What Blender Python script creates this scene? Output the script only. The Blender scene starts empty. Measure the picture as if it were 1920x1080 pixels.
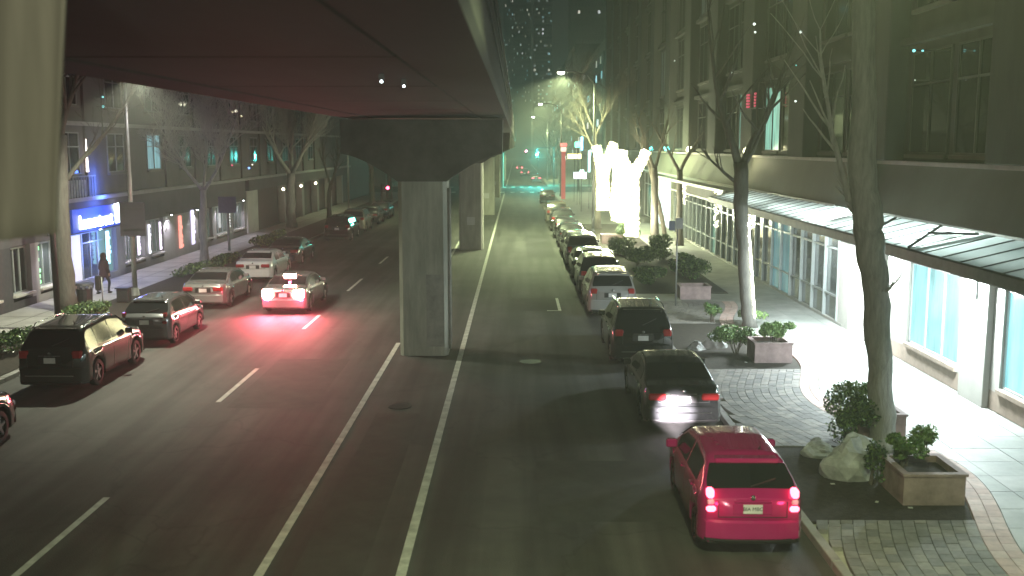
import bpy, bmesh, math, random
from mathutils import Vector, Matrix
R = random.Random(7)
rad = math.radians
sc = bpy.context.scene
COL = sc.collection

# ------------------------------------------------------------------ camera, world, exposure
cam_d = bpy.data.cameras.new('camera'); cam = bpy.data.objects.new('camera', cam_d); COL.objects.link(cam)
cam.location = (0, 0, 6.6)
cam.rotation_euler = (rad(90 - 8.0), 0, rad(0.30))
cam_d.sensor_width = 36; cam_d.lens = 36 * 1900 / 1920
cam_d.dof.use_dof = True; cam_d.dof.focus_distance = 38; cam_d.dof.aperture_fstop = 1.1
cam_d.clip_start = 0.1; cam_d.clip_end = 3000
sc.camera = cam
W = bpy.data.worlds.new('World'); sc.world = W; W.use_nodes = True
bg = W.node_tree.nodes['Background']; bg.inputs[0].default_value = (0.90, 1.0, 0.86, 1); bg.inputs[1].default_value = 0.03
sc.view_settings.view_transform = 'Standard'; sc.view_settings.look = 'None'
sc.view_settings.exposure = 0.0; sc.view_settings.gamma = 1.0; sc.view_settings.use_curve_mapping = False
sc.cycles.max_bounces = 4; sc.cycles.diffuse_bounces = 2; sc.cycles.glossy_bounces = 2
sc.cycles.transmission_bounces = 2; sc.cycles.caustics_reflective = False; sc.cycles.caustics_refractive = False
sc.cycles.sample_clamp_indirect = 3.0; sc.cycles.sample_clamp_direct = 0; sc.cycles.use_denoising = True

# ------------------------------------------------------------------ materials
MATS = {}
def mat(name, col, rough=0.7, metal=0.0, var=0.25, scale=6.0, bump=0.0, bscale=None, emit=None, es=0.0, coat=0.0, spec=0.5, stretch=None, col2=None, trans=0.0):
    if name in MATS: return MATS[name]
    m = bpy.data.materials.new(name); m.use_nodes = True
    nt = m.node_tree; b = nt.nodes['Principled BSDF']
    b.inputs['Roughness'].default_value = rough; b.inputs['Metallic'].default_value = metal
    b.inputs['Coat Weight'].default_value = coat; b.inputs['Specular IOR Level'].default_value = spec
    if trans: b.inputs['Transmission Weight'].default_value = trans
    c = (*col, 1)
    tc = nt.nodes.new('ShaderNodeTexCoord')
    src = tc.outputs['Object']
    if stretch:
        mp = nt.nodes.new('ShaderNodeMapping'); mp.inputs['Scale'].default_value = stretch
        nt.links.new(src, mp.inputs[0]); src = mp.outputs[0]
    if var or col2:
        n = nt.nodes.new('ShaderNodeTexNoise'); n.inputs['Scale'].default_value = scale; n.inputs['Detail'].default_value = 6; n.inputs['Roughness'].default_value = 0.65
        nt.links.new(src, n.inputs['Vector'])
        r = nt.nodes.new('ShaderNodeValToRGB')
        r.color_ramp.elements[0].position = 0.3; r.color_ramp.elements[1].position = 0.7
        r.color_ramp.elements[0].color = (*[max(0, x * (1 - var)) for x in col], 1)
        r.color_ramp.elements[1].color = (*(col2 or [min(1, x * (1 + var)) for x in col]), 1)
        nt.links.new(n.outputs['Fac'], r.inputs[0]); nt.links.new(r.outputs[0], b.inputs['Base Color'])
    else:
        b.inputs['Base Color'].default_value = c
    if bump:
        n2 = nt.nodes.new('ShaderNodeTexNoise'); n2.inputs['Scale'].default_value = bscale or scale * 8; n2.inputs['Detail'].default_value = 4
        nt.links.new(src, n2.inputs['Vector'])
        bp = nt.nodes.new('ShaderNodeBump'); bp.inputs['Strength'].default_value = bump; bp.inputs['Distance'].default_value = 0.02
        nt.links.new(n2.outputs['Fac'], bp.inputs['Height']); nt.links.new(bp.outputs[0], b.inputs['Normal'])
    if emit:
        b.inputs['Emission Color'].default_value = (*emit, 1); b.inputs['Emission Strength'].default_value = es
    MATS[name] = m
    return m

# ------------------------------------------------------------------ mesh builder
ORG = {}
class MB:
    def __init__(s): s.v = []; s.f = []
    def quad(s, *p):
        n = len(s.v); s.v += [tuple(q) for q in p]; s.f.append(tuple(range(n, n + len(p)))); return s
    def box(s, x0, x1, y0, y1, z0, z1):
        n = len(s.v)
        s.v += [(x0,y0,z0),(x1,y0,z0),(x1,y1,z0),(x0,y1,z0),(x0,y0,z1),(x1,y0,z1),(x1,y1,z1),(x0,y1,z1)]
        s.f += [tuple(n + i for i in q) for q in ((0,3,2,1),(4,5,6,7),(0,1,5,4),(1,2,6,5),(2,3,7,6),(3,0,4,7))]
        return s
    def cbox(s, c, d, rot=None):
        b = MB().box(-d[0]/2, d[0]/2, -d[1]/2, d[1]/2, -d[2]/2, d[2]/2)
        for i, q in enumerate(b.v):
            q = Vector(q)
            if rot is not None: q = rot @ q
            b.v[i] = tuple(q + Vector(c))
        return s.add(b)
    def add(s, o):
        n = len(s.v); s.v += o.v; s.f += [tuple(n + i for i in f) for f in o.f]; return s
    def prism(s, poly, z0, z1):            # polygon in xy (ccw), extruded in z
        n = len(s.v); k = len(poly)
        s.v += [(x, y, z0) for x, y in poly] + [(x, y, z1) for x, y in poly]
        s.f.append(tuple(n + i for i in range(k - 1, -1, -1))); s.f.append(tuple(n + k + i for i in range(k)))
        for i in range(k):
            j = (i + 1) % k; s.f.append((n + i, n + j, n + k + j, n + k + i))
        return s
    def prism_y(s, poly, y0, y1):          # polygon in xz, extruded in y
        n = len(s.v); k = len(poly)
        s.v += [(x, y0, z) for x, z in poly] + [(x, y1, z) for x, z in poly]
        s.f.append(tuple(n + i for i in range(k))); s.f.append(tuple(n + k + i for i in range(k - 1, -1, -1)))
        for i in range(k):
            j = (i + 1) % k; s.f.append((n + j, n + i, n + k + i, n + k + j))
        return s
    def tube(s, pts, rr, n=8, cap=True):
        pts = [Vector(p) for p in pts]
        if not hasattr(rr, '__len__'): rr = [rr] * len(pts)
        base = len(s.v); up = None
        for i, p in enumerate(pts):
            t = (pts[min(i + 1, len(pts) - 1)] - pts[max(i - 1, 0)])
            if t.length < 1e-9: t = Vector((0, 0, 1))
            t.normalize()
            if up is None: up = Vector((1, 0, 0)) if abs(t.x) < 0.8 else Vector((0, 1, 0))
            u = (up - t * up.dot(t)); u = u.normalized() if u.length > 1e-6 else t.orthogonal().normalized()
            up = u; w = t.cross(u)
            for k in range(n):
                a = 2 * math.pi * k / n
                s.v.append(tuple(p + (u * math.cos(a) + w * math.sin(a)) * rr[i]))
        for i in range(len(pts) - 1):
            for k in range(n):
                a = base + i * n + k; b = base + i * n + (k + 1) % n
                s.f.append((a, b, b + n, a + n))
        if cap:
            s.f.append(tuple(base + k for k in range(n - 1, -1, -1)))
            s.f.append(tuple(base + (len(pts) - 1) * n + k for k in range(n)))
        return s
    def blob(s, c, r, sub=1, sx=1, sy=1, sz=1, noise=0.0, seed=0):
        bm = bmesh.new(); bmesh.ops.create_icosphere(bm, subdivisions=sub, radius=1)
        rr = random.Random(seed); n = len(s.v)
        for v in bm.verts:
            k = r * (1 + noise * (rr.random() * 2 - 1))
            s.v.append((c[0] + v.co.x * k * sx, c[1] + v.co.y * k * sy, c[2] + v.co.z * k * sz))
        s.f += [tuple(n + v.index for v in f.verts) for f in bm.faces]; bm.free(); return s
    def build(s, name, m, parent=None, smooth=False, bevel=0.0, org=None):
        if parent is not None: o = Vector(ORG.get(parent.name, (0, 0, 0)))
        elif org is not None: o = Vector(org)
        else:
            xs = [q[0] for q in s.v]; ys = [q[1] for q in s.v]; zs = [q[2] for q in s.v]
            o = Vector(((min(xs)+max(xs))/2, (min(ys)+max(ys))/2, min(zs)))
        me = bpy.data.meshes.new(name); me.from_pydata([(q[0]-o.x, q[1]-o.y, q[2]-o.z) for q in s.v], [], s.f)
        me.materials.append(m)
        if bevel:
            bm = bmesh.new(); bm.from_mesh(me)
            bmesh.ops.bevel(bm, geom=bm.edges[:], offset=bevel, segments=1, affect='EDGES', clamp_overlap=True)
            bm.to_mesh(me); bm.free()
        if smooth: me.polygons.foreach_set('use_smooth', [True] * len(me.polygons))
        me.update()
        ob = bpy.data.objects.new(name, me); COL.objects.link(ob)
        if parent is not None: ob.parent = parent; ORG[ob.name] = tuple(o)
        else: ob.location = o; ORG[ob.name] = tuple(o)
        return ob

def tag(o, label=None, cat=None, group=None, kind=None):
    if label: o['label'] = label
    if cat: o['category'] = cat
    if group: o['group'] = group
    if kind: o['kind'] = kind
    return o
def thing(name, label, cat, loc=(0,0,0), group=None):
    o = bpy.data.objects.new(name, None); o.empty_display_size = 0.3; COL.objects.link(o); o.location = loc
    ORG[o.name] = tuple(loc); return tag(o, label, cat, group)
def struct(mb, name, m, **k): return tag(mb.build(name, m, **k), kind='structure')
KIDS = {}
def children(o): return [c for c in bpy.data.objects if c.parent == o]
def copy_tree(o, kids, parent=None):
    c = o.copy(); COL.objects.link(c)
    if parent is not None: c.parent = parent
    for ch in kids.get(o.name, []): copy_tree(ch, kids, c)
    return c
def kidmap():
    d = {}
    for o in bpy.data.objects:
        if o.parent: d.setdefault(o.parent.name, []).append(o)
    return d
def piece(me, name, parent, loc, rz=0):
    o = bpy.data.objects.new(name, me); COL.objects.link(o); o.parent = parent; o.location = loc; o.rotation_euler = (0, 0, rz); return o
def text_mesh(txt, size, depth=0.01):
    c = bpy.data.curves.new('t', 'FONT'); c.body = txt; c.size = size; c.extrude = depth; c.align_x = 'CENTER'; c.align_y = 'CENTER'
    o = bpy.data.objects.new('t', c); COL.objects.link(o); dg = bpy.context.evaluated_depsgraph_get()
    me = bpy.data.meshes.new_from_object(o.evaluated_get(dg)); bpy.data.objects.remove(o); return me
def light(kind, name, loc, power, col, parent=None, radius=0.1, rot=None, spot=None, blend=0.5, size=None):
    d = bpy.data.lights.new(name, kind); d.energy = power; d.color = col
    if kind in ('POINT', 'SPOT'): d.shadow_soft_size = radius
    if spot: d.spot_size = rad(spot); d.spot_blend = blend
    if size: d.shape = 'RECTANGLE'; d.size, d.size_y = size
    o = bpy.data.objects.new(name, d); COL.objects.link(o)
    off = Vector(ORG.get(parent.name, (0,0,0))) if parent else Vector((0,0,0))
    o.location = Vector(loc) - off
    if rot: o.rotation_euler = rot
    if parent: o.parent = parent
    return o

# colours
ASPH = mat('asphalt', (0.055, 0.055, 0.052), 0.75, var=0.30, scale=0.35, bump=0.5, bscale=40, col2=(0.085, 0.083, 0.078))
def wear(m, a=.45):
    nt = m.node_tree; b = nt.nodes['Principled BSDF']; lk = b.inputs['Base Color'].links[0]; src = lk.from_socket
    tc = nt.nodes.new('ShaderNodeTexCoord')
    mp = nt.nodes.new('ShaderNodeMapping'); mp.inputs['Scale'].default_value = (1.1, .05, 1); nt.links.new(tc.outputs['Object'], mp.inputs[0])
    n = nt.nodes.new('ShaderNodeTexNoise'); n.inputs['Scale'].default_value = 1.3; n.inputs['Detail'].default_value = 5; nt.links.new(mp.outputs[0], n.inputs[0])
    v = nt.nodes.new('ShaderNodeTexVoronoi'); v.feature = 'DISTANCE_TO_EDGE'; v.inputs['Scale'].default_value = .22
    n3 = nt.nodes.new('ShaderNodeTexNoise'); n3.inputs['Scale'].default_value = 1.2; n3.inputs['Detail'].default_value = 6; nt.links.new(tc.outputs['Object'], n3.inputs[0])
    ad = nt.nodes.new('ShaderNodeVectorMath'); ad.operation = 'MULTIPLY_ADD'; ad.inputs[1].default_value = (1.6,1.6,0); nt.links.new(n3.outputs['Color'], ad.inputs[0]); nt.links.new(tc.outputs['Object'], ad.inputs[2]); nt.links.new(ad.outputs[0], v.inputs['Vector'])
    r = nt.nodes.new('ShaderNodeMapRange'); r.inputs['From Min'].default_value = .38; r.inputs['From Max'].default_value = .62; r.inputs['To Min'].default_value = 1-a; r.inputs['To Max'].default_value = 1+a*.6; nt.links.new(n.outputs[0], r.inputs[0])
    c = nt.nodes.new('ShaderNodeMapRange'); c.inputs['From Min'].default_value = 0; c.inputs['From Max'].default_value = .012; c.inputs['To Min'].default_value = .7; c.inputs['To Max'].default_value = 1; nt.links.new(v.outputs['Distance'], c.inputs[0])
    m1 = nt.nodes.new('ShaderNodeMath'); m1.operation = 'MULTIPLY'; nt.links.new(r.outputs[0], m1.inputs[0]); nt.links.new(c.outputs[0], m1.inputs[1])
    vm = nt.nodes.new('ShaderNodeVectorMath'); vm.operation = 'SCALE'; nt.links.new(src, vm.inputs[0]); nt.links.new(m1.outputs[0], vm.inputs['Scale']); nt.links.new(vm.outputs[0], b.inputs['Base Color'])
wear(ASPH)
ASPH2 = mat('asphalt_patch', (0.035, 0.035, 0.034), 0.8, var=0.3, scale=1.5, bump=0.4, bscale=50)
PAINT = mat('road_paint', (0.55, 0.55, 0.50), 0.6, var=0.35, scale=3.0, bump=0.2)
CONC = mat('concrete', (0.42, 0.42, 0.36), 0.85, var=0.30, scale=1.6, bump=0.3, bscale=14, stretch=(1.6,1.6,.3))
CONC_L = mat('concrete_light', (0.36, 0.35, 0.32), 0.8, var=0.25, scale=2.5, bump=0.2, bscale=30)
SLABM = [mat('slab_%d' % i, (0.30 + 0.035 * i, 0.31 + 0.03 * i, 0.29 + 0.03 * i), 0.55, var=0.28, scale=1.1, bump=0.15, bscale=25) for i in range(3)]
PAVM = [mat('paver_%d' % i, c, 0.75, var=0.25, scale=5, bump=0.3, bscale=40) for i, c in enumerate([(0.22,0.21,0.20),(0.27,0.25,0.23),(0.18,0.175,0.17)])]
PINK = [mat('edging_brick_%d' % i, c, 0.7, var=0.2, scale=5, bump=0.2, bscale=30) for i, c in enumerate([(0.50,0.35,0.31),(0.56,0.42,0.38)])]
SOIL = mat('soil', (0.035, 0.028, 0.022), 0.95, var=0.5, scale=9, bump=0.9, bscale=30)
BARK = mat('bark', (0.15, 0.125, 0.10), 0.85, var=0.35, scale=5, bump=0.9, bscale=20, stretch=(3, 3, 0.6))
BARKG = mat('bark_grey', (0.38, 0.37, 0.34), 0.85, var=0.3, scale=4, bump=0.9, bscale=16, stretch=(3, 3, 0.5))
BARKD = mat("bark_dark", (0.10, 0.095, 0.085), 0.9, var=0.35, scale=5, bump=0.8, bscale=20, stretch=(3, 3, 0.6))
METAL = mat('galvanised_metal', (0.38, 0.38, 0.38), 0.45, 0.7, var=0.2, scale=4)
DARKM = mat('dark_metal', (0.04, 0.04, 0.045), 0.5, 0.3, var=0.2, scale=6)
GREYM = mat('grey_painted_metal', (0.20, 0.21, 0.21), 0.5, 0.2, var=0.2, scale=3)
GLASSD = mat('dark_glass', (0.012, 0.014, 0.016), 0.06, 0.0, var=0.2, scale=1.5, spec=0.8)
GLASSW = mat('shop_glass', (0.05, 0.06, 0.06), 0.08, 0.0, var=0.4, scale=0.8, spec=0.9)
LEAF = mat('leaf_green', (0.09, 0.17, 0.05), 0.45, var=0.5, scale=12)
LEAFL = mat('leaf_pale_green', (0.20, 0.30, 0.10), 0.5, var=0.4, scale=12)
LEAFD = mat('leaf_dark_green', (0.05, 0.095, 0.04), 0.3, var=0.5, scale=12)
ROCK = mat('grey_rock', (0.42, 0.43, 0.42), 0.8, var=0.4, scale=3, bump=0.8, bscale=9)
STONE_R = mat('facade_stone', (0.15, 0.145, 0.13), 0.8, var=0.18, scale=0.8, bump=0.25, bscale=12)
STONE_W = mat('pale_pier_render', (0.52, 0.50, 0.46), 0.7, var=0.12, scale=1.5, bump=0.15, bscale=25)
STONE_L = mat('left_facade_render', (0.10, 0.09, 0.095), 0.8, var=0.2, scale=0.7, bump=0.25, bscale=12)
STONE_B = mat('shopfront_stone', (0.32, 0.31, 0.31), 0.7, var=0.15, scale=1.2, bump=0.2, bscale=14)
FRAME = mat('window_frame_white', (0.6, 0.6, 0.58), 0.4, var=0.08, scale=4)
FRAMEG = mat('mullion_grey', (0.42, 0.45, 0.45), 0.35, 0.4, var=0.1, scale=4)
RUB = mat('tyre_rubber', (0.02, 0.02, 0.02), 0.8, var=0.2, scale=10)
RIM = mat('alloy_rim', (0.45, 0.45, 0.47), 0.3, 0.9, var=0.1, scale=10)
BLACKP = mat('black_plastic', (0.02, 0.02, 0.02), 0.5, var=0.2, scale=10)
CHROME = mat('chrome', (0.7, 0.7, 0.7), 0.12, 1.0, var=0.05)
PLATE = mat('plate_white', (0.62, 0.62, 0.60), 0.5, var=0.08, scale=10)

def winmat(name, col, s, base):
    m = mat(name, base, .15, var=0, emit=col, es=s); nt = m.node_tree; b = nt.nodes['Principled BSDF']
    tc = nt.nodes.new('ShaderNodeTexCoord'); mp = nt.nodes.new('ShaderNodeMapping'); mp.inputs['Scale'].default_value = (1,2.2,.35); nt.links.new(tc.outputs['Object'], mp.inputs[0])
    n = nt.nodes.new('ShaderNodeTexNoise'); n.inputs['Scale'].default_value = 1.6; n.inputs['Detail'].default_value = 5; nt.links.new(mp.outputs[0], n.inputs[0])
    r = nt.nodes.new('ShaderNodeMapRange'); r.inputs['From Min'].default_value = .32; r.inputs['From Max'].default_value = .66; r.inputs['To Min'].default_value = s*.55; r.inputs['To Max'].default_value = s*1.35
    nt.links.new(n.outputs[0], r.inputs[0]); nt.links.new(r.outputs[0], b.inputs['Emission Strength']); return m
def emis(name, col, s, base=None):
    return mat(name, base or col, 0.4, var=0, emit=col, es=s)
hz = bpy.data.materials.new('glow_haze'); hz.use_nodes = True; hz.node_tree.nodes.clear()
_o = hz.node_tree.nodes.new('ShaderNodeOutputMaterial'); _v = hz.node_tree.nodes.new('ShaderNodeVolumePrincipled')
_v.inputs['Density'].default_value = 0.0025; _v.inputs['Color'].default_value = (.9,.93,.9,1); _v.inputs['Anisotropy'].default_value = 0.35
hz.node_tree.links.new(_v.outputs[0], _o.inputs['Volume'])
tag(MB().box(-230,230,-90,710,-1.3,112).build('lens_glow_haze', hz), kind='stuff')  # haze volume added to imitate lens glow and lifted blacks
LAMP_Y = emis('lamp_lens_warm', (1.0, 0.98, 0.72), 60)
LAMP_W = emis('lamp_lens_cool', (0.85, 0.97, 1.0), 40)
BULB = emis('string_bulb', (1.0, 0.96, 0.66), 4.5)
# ------------------------------------------------------------------ ground
struct(MB().quad((-220,-80,-0.25),(220,-80,-0.25),(220,700,-0.25),(-220,700,-0.25)), 'ground', ASPH2)
struct(MB().quad((-14.4,-40,0),(4.95,-40,0),(4.95,620,0),(-14.4,620,0)), 'road', ASPH)
struct(MB().quad((-200,143,0.004),(-14.4,143,0.004),(-14.4,166,0.004),(-200,166,0.004)), 'side_street', ASPH)
struct(MB().quad((4.95,143,0.004),(200,143,0.004),(200,166,0.004),(4.95,166,0.004)), 'side_street', ASPH)
# asphalt repairs
for i, (x0,x1,y0,y1) in enumerate([(-0.25,1.75,40.3,43.7),(0.6,2.3,60,75)]):
    struct(MB().quad((x0,y0,.004),(x1,y0,.004),(x1,y1,.004),(x0,y1,.004)), 'asphalt_patch', ASPH2)
for i, (x0,x1,y0,y1) in enumerate([(0.4,3.0,17.2,20.7),(-3.5,-2.4,12,24.5),(-7.4,-5.2,25,31)]):
    struct(MB().quad((x0,y0,.004),(x1,y0,.004),(x1,y1,.004),(x0,y1,.004)), 'asphalt_patch', mat('asphalt_patch_soft', (.048,.048,.044), .8, var=.3, scale=1.5, bump=.4, bscale=50))
# painted markings
mk = thing('lane_marking', 'solid white line on the left side of the monorail columns', 'road marking', (-4.0, 14, 0.008))
for (y0, y1) in ((8,33.6),(59,143),(166,400)):
    MB().quad((-4.08,y0,.008),(-3.93,y0,.008),(-3.93,y1,.008),(-4.08,y1,.008)).build('stripe', PAINT, mk)
mk = thing('lane_marking', 'solid white line on the right side of the monorail columns', 'road marking', (-1.78, 14, 0.008))
for (y0, y1) in ((8,141),(168,400)):
    MB().quad((-1.88,y0,.008),(-1.72,y0,.008),(-1.72,y1,.008),(-1.88,y1,.008)).build('stripe', PAINT, mk)
dash_y = [(14.6,18.4),(25.6,29.6),(36.2,39.2),(45.9,50.2),(56.7,60.4),(68,71.4),(79,82.4),(90,93.4),(101,104.4),(112,115.4)]
dl = ['nearest white lane dash, at the bottom left corner', 'white lane dash between the two nearest on the left roadway', 'white lane dash below the braking car',
      'white lane dash right beside the braking car', 'white lane dash ahead of the braking car, beside the dark pillar',
      'white lane dash level with the black suv in the left row','white lane dash level with the beige suv in the left row','lane dash level with the last parked left car','second farthest lane dash near the left signal','farthest lane dash, nearest the left red signal']
for i, (y0, y1) in enumerate(dash_y):
    o = MB().quad((-7.83,y0,.008),(-7.70,y0,.008),(-7.70,y1,.008),(-7.83,y1,.008)).build('lane_dash', PAINT)
    tag(o, dl[i], 'road marking', 'white dashes between the two left lanes')
for sgn, (ya, yb), lb in ((0,(143.5,146.5),'nearer row of white crosswalk bars across the avenue'),(1,(161.5,164.5),'farther row of white crosswalk bars across the avenue')):
    cw = thing('crosswalk', lb, 'crosswalk', (-4.7, ya, 0.008))
    x = -13.6
    while x < 4.4:
        MB().quad((x,ya,.008),(x+.6,ya,.008),(x+.6,yb,.008),(x,yb,.008)).build('bar', PAINT, cw); x += 1.4
# manhole/utility cover on patch
tag(MB().tube([(0.4,30.6,.002),(0.4,30.6,.014)], .33, 20).build('manhole_cover', DARKM), 'round iron cover in the right lane left of the black parked suv', 'manhole cover')
tag(MB().box(1.66,1.78,40.3,43.7,.0045,.012).add(MB().box(1.2,1.66,40.3,40.42,.0045,.012)).build('road_marking', PAINT), 'small white corner mark at the edge of the dark asphalt patch', 'road marking')
mc = MB().tube([(-3.0,25.2,.002),(-3.0,25.2,.014)], .3, 20)
tag(mc.build('manhole_cover', DARKM), 'round iron cover in the median in front of the first pillar', 'manhole cover')

# kerbs
KERB = mat('kerb_stone', (0.30,0.29,0.28), 0.8, var=0.25, scale=2, bump=0.3)
kr = tag(bpy.data.objects.new('kerb', None), kind='structure'); COL.objects.link(kr); ORG[kr.name] = (0,0,0)
kmesh = MB().box(0,.16,0.006,1.79,-.1,.14)
me0 = kmesh.build('kerb_stone', KERB, kr, bevel=.012); km = me0.data
me0.location = (4.95, 8, 0)
for i in range(1, 75): piece(km, 'kerb_stone', kr, (4.95, 8 + 1.8*i, 0))
for i in range(10, 75): piece(km, 'kerb_stone', kr, (-14.56, 8 + 1.8*i, 0))
struct(MB().box(4.95,5.11,168,420,-.1,.14), 'far_kerb', KERB); struct(MB().box(-14.56,-14.4,168,420,-.1,.14), 'far_kerb', KERB)
# right sidewalk base
def xin(y): return 8.0 + 0.55 * math.cos(2*math.pi*(y-19.8)/11)
struct(MB().box(5.11,11.9,8,142.9,-.1,.06), 'sidewalk', CONC)
struct(MB().box(5.11,11.9,42,142.9,.06,.14), 'far_sidewalk', mat('far_slabs',(0.30,0.30,0.28),0.6,var=.3,scale=.9,bump=.2))
struct(MB().box(5.11,14,168,500,-.1,.14), 'far_sidewalk', CONC)
struct(MB().box(-22,-14.56,168,500,-.1,.14), 'far_sidewalk', CONC)
# slabs
sb = tag(bpy.data.objects.new('slab_pavement', None), kind='structure'); COL.objects.link(sb); ORG[sb.name] = (0,0,0)
xs = [8.35, 9.35, 10.35, 11.25, 11.69]; y = 12.0; row = 0
while y < 42:
    ye = min(y + .92, 42)
    for k in range(4):
        x0, x1 = xs[k] , xs[k+1] - .012
        if k == 0:
            a, b = xin(y) + .53, xin(ye) + .53
            am = xin((y+ye)/2)+.53
            poly = [(a,y),(x1,y),(x1,ye-.012),(b,ye-.012),(am,(y+ye)/2)]
            if min(a,b) > x1 - .05: continue
            poly = [(min(p[0], x1-.01) if i in (0,3,4) else p[0], p[1]) for i, p in enumerate(poly)]
        else:
            poly = [(x0,y),(x1,y),(x1,ye-.012),(x0,ye-.012)]
        dz = R.uniform(-.0025,.0025)
        MB().prism(poly, .06, .14+dz).build('slab', SLABM[R.randrange(3)], sb)
    y = ye + 0.0 if ye < 42 else 99
# wavy pink brick band
pb = tag(bpy.data.objects.new('brick_edging', None), kind='structure'); COL.objects.link(pb); ORG[pb.name] = (0,0,0)
y = 12.0
while y < 42:
    ye = min(y + .30, 42)
    for k in range(2):
        o0, o1 = k*.26+.004, k*.26+.252
        poly = [(xin(y+.004)+o0,y+.004),(xin(y+.004)+o1,y+.004),(xin(ye-.004)+o1,ye-.004),(xin(ye-.004)+o0,ye-.004)]
        MB().prism(poly, .06, .146+R.uniform(-.002,.002)).build('brick', PINK[R.randrange(2)], pb)
    y = ye if ye < 42 else 99
# paver fields (inside the kerb, following the wave)
def pavers(name, y0, y1, limit, lab):
    root = tag(bpy.data.objects.new(name, None), kind='structure'); COL.objects.link(root); ORG[root.name] = (0,0,0)
    cells = []; k = 0
    while k < 18:
        off = k * .212; y = y0 - (.15 if k % 2 else 0) ; 
        while y < y1:
            ya, yb = max(y, y0) + .006, min(y + .30, y1) - .006
            if yb - ya > .05:
                a0, a1 = xin(ya) - off - .006, xin(yb) - off - .006
                b0, b1 = a0 - .20, a1 - .20
                if max(b0, b1) > 5.13:
                    cells.append((ya, yb, a0, a1, max(b0,5.12), max(b1,5.12)))
            y += .30
        k += 1
    cells.sort(key=lambda c: c[0]); rest = MB()
    for i, (ya,yb,a0,a1,b0,b1) in enumerate(cells):
        m = MB() if i < limit else rest
        m.prism([(b0,ya),(a0,ya),(a1,yb),(b1,yb)], .06, .142 + R.uniform(-.004,.003))
        if i < limit: m.build('brick', PAVM[R.randrange(3)], root)
    if rest.v: tag(rest.build('far_bricks', PAVM[1], root), kind='stuff')
    return root
pavers('brick_paving', 12.0, 16.95, 300, '')
pavers('brick_paving', 21.35, 29.0, 300, '')
pavers('brick_paving', 36.8, 42.0, 0, '')
# planting beds
for (y0, y1) in ((16.95,21.35),(29.0,36.8)):
    poly = [(5.12,y0)] + [(xin(y0+(y1-y0)*t/10)-.02, y0+(y1-y0)*t/10) for t in range(11)] + [(5.12,y1)]
    struct(MB().prism(poly, .06, .115), 'planting_bed', SOIL)
struct(MB().box(5.12,9.3,44.2,62,.14,.16), 'planting_bed', SOIL)
struct(MB().box(5.12,8.6,64,84,.14,.16), 'planting_bed', SOIL)
# left sidewalk
struct(MB().box(-19.9,-14.56,26,142.9,-.1,.136), 'left_sidewalk', mat('left_slabs',(0.33,0.32,0.31),0.6,var=.25,scale=.9,bump=.2))
struct(MB().box(-17.1,-14.6,26,120,.136,.16), 'left_planting_strip', SOIL)
sj = MB()
for yy in range(28, 118, 2): sj.box(-19.9,-17.1,yy,yy+.03,.1365,.1385)
sj.box(-18.5,-18.47,28,118,.1365,.1386)
struct(sj, 'left_sidewalk_joint', ASPH2)

# ------------------------------------------------------------------ monorail
BEAMM = mat('beam_concrete', (0.038,0.038,0.034), 0.85, var=.25, scale=.6, bump=.3, bscale=9, stretch=(1,.25,1))
pil_labels = ['nearest grey concrete monorail pillar with flared top in the centre', 'second monorail pillar, pale, just beyond the nearest one',
              'third monorail pillar in the row', 'fourth monorail pillar in the row', 'fifth monorail pillar in the row', 'farthest monorail pillar before the horizon']
def pillar(y, lab, near):
    t = thing('monorail_pillar', lab, 'pillar', (-2.95, y, 0), 'concrete monorail pillars along the median')
    w = .76
    oc = [(-w,-.6+.12),(-w+.12,-.6),(w-.12,-.6),(w,-.6+.12),(w,.6),(w-.12,.6),(-w+.12,.6),(-w,.6)]
    for (za, zb2) in ((0,1.82),(1.835,3.65),(3.665,5.5)): MB().prism([(-2.95+a, y+.6+b) for a, b in oc], za, zb2).build('shaft_lift', CONC, t)
    MB().prism([(-2.95+a*.985, y+.6+b*.985) for a, b in oc], .02, 5.48).build('shaft_core', CONC, t)
    c = -2.95
    prof = [(c-.76,5.5),(c+.76,5.5)]
    for k in range(1, 9):
        u = k/8; prof.append((c+.76+ (1.72)*u, 5.5 + .85*(1-(1-u)**1.5)))
    prof += [(c+2.5,7.4),(c-2.5,7.4)]
    for k in range(8, 0, -1):
        u = k/8; prof.append((c-.76-(1.72)*u, 5.5 + .85*(1-(1-u)**1.5)))
    MB().prism_y(prof, y-.05, y+1.25).build('crosshead', mat('crosshead_concrete', (.15,.145,.13), .85, var=.3, scale=.8, bump=.3, bscale=9), t)
    if near:
        MB().tube([(-2.13,y+.2,.2),(-2.13,y+.2,5.3)], .055, 8).build('lit_edge_strip', CONC_L, t, smooth=True)  # pale rod added in place of the shaft's lit edge
        MB().box(-2.86,-2.30,y-.012,y+.02,.3,2.6).build('repair_patch', CONC_L, t)
    else:
        MB().box(-3.2,-2.7,y-.03,y,1.6,2.1).build('notice_plate', PLATE, t)
for i in range(6): pillar(31.5 + 32.9*i, pil_labels[i], i == 0)
for bx, lab in ((-4.95, 'left monorail track beam overhead'), (-0.75, 'right monorail track beam overhead, its side facing the camera')):
    t = thing('monorail_beam', lab, 'monorail beam', (bx, -10, 7.4), 'monorail track beams')
    y = -34.3
    while y < 220:
        MB().box(bx-.45,bx+.45,y+.04,y+32.86,7.45,8.85).build('span', BEAMM, t, bevel=.05)
        MB().box(bx-.36,bx+.36,y+.2,y+32.7,8.852,8.92).build('rail_cap', DARKM, t)
        for s in (-1, 1):
            m = MB()
            for z in (7.95, 8.35): m.box(bx+s*.452-.02, bx+s*.452+.02, y+.2, y+32.7, z, z+.07)
            m.build('power_rail', DARKM, t)
        y += 32.9
dk = thing('walkway_deck', 'dark continuous deck panels closing the gap between the two monorail beams', 'deck', (-2.85, -30, 7.6))
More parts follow.
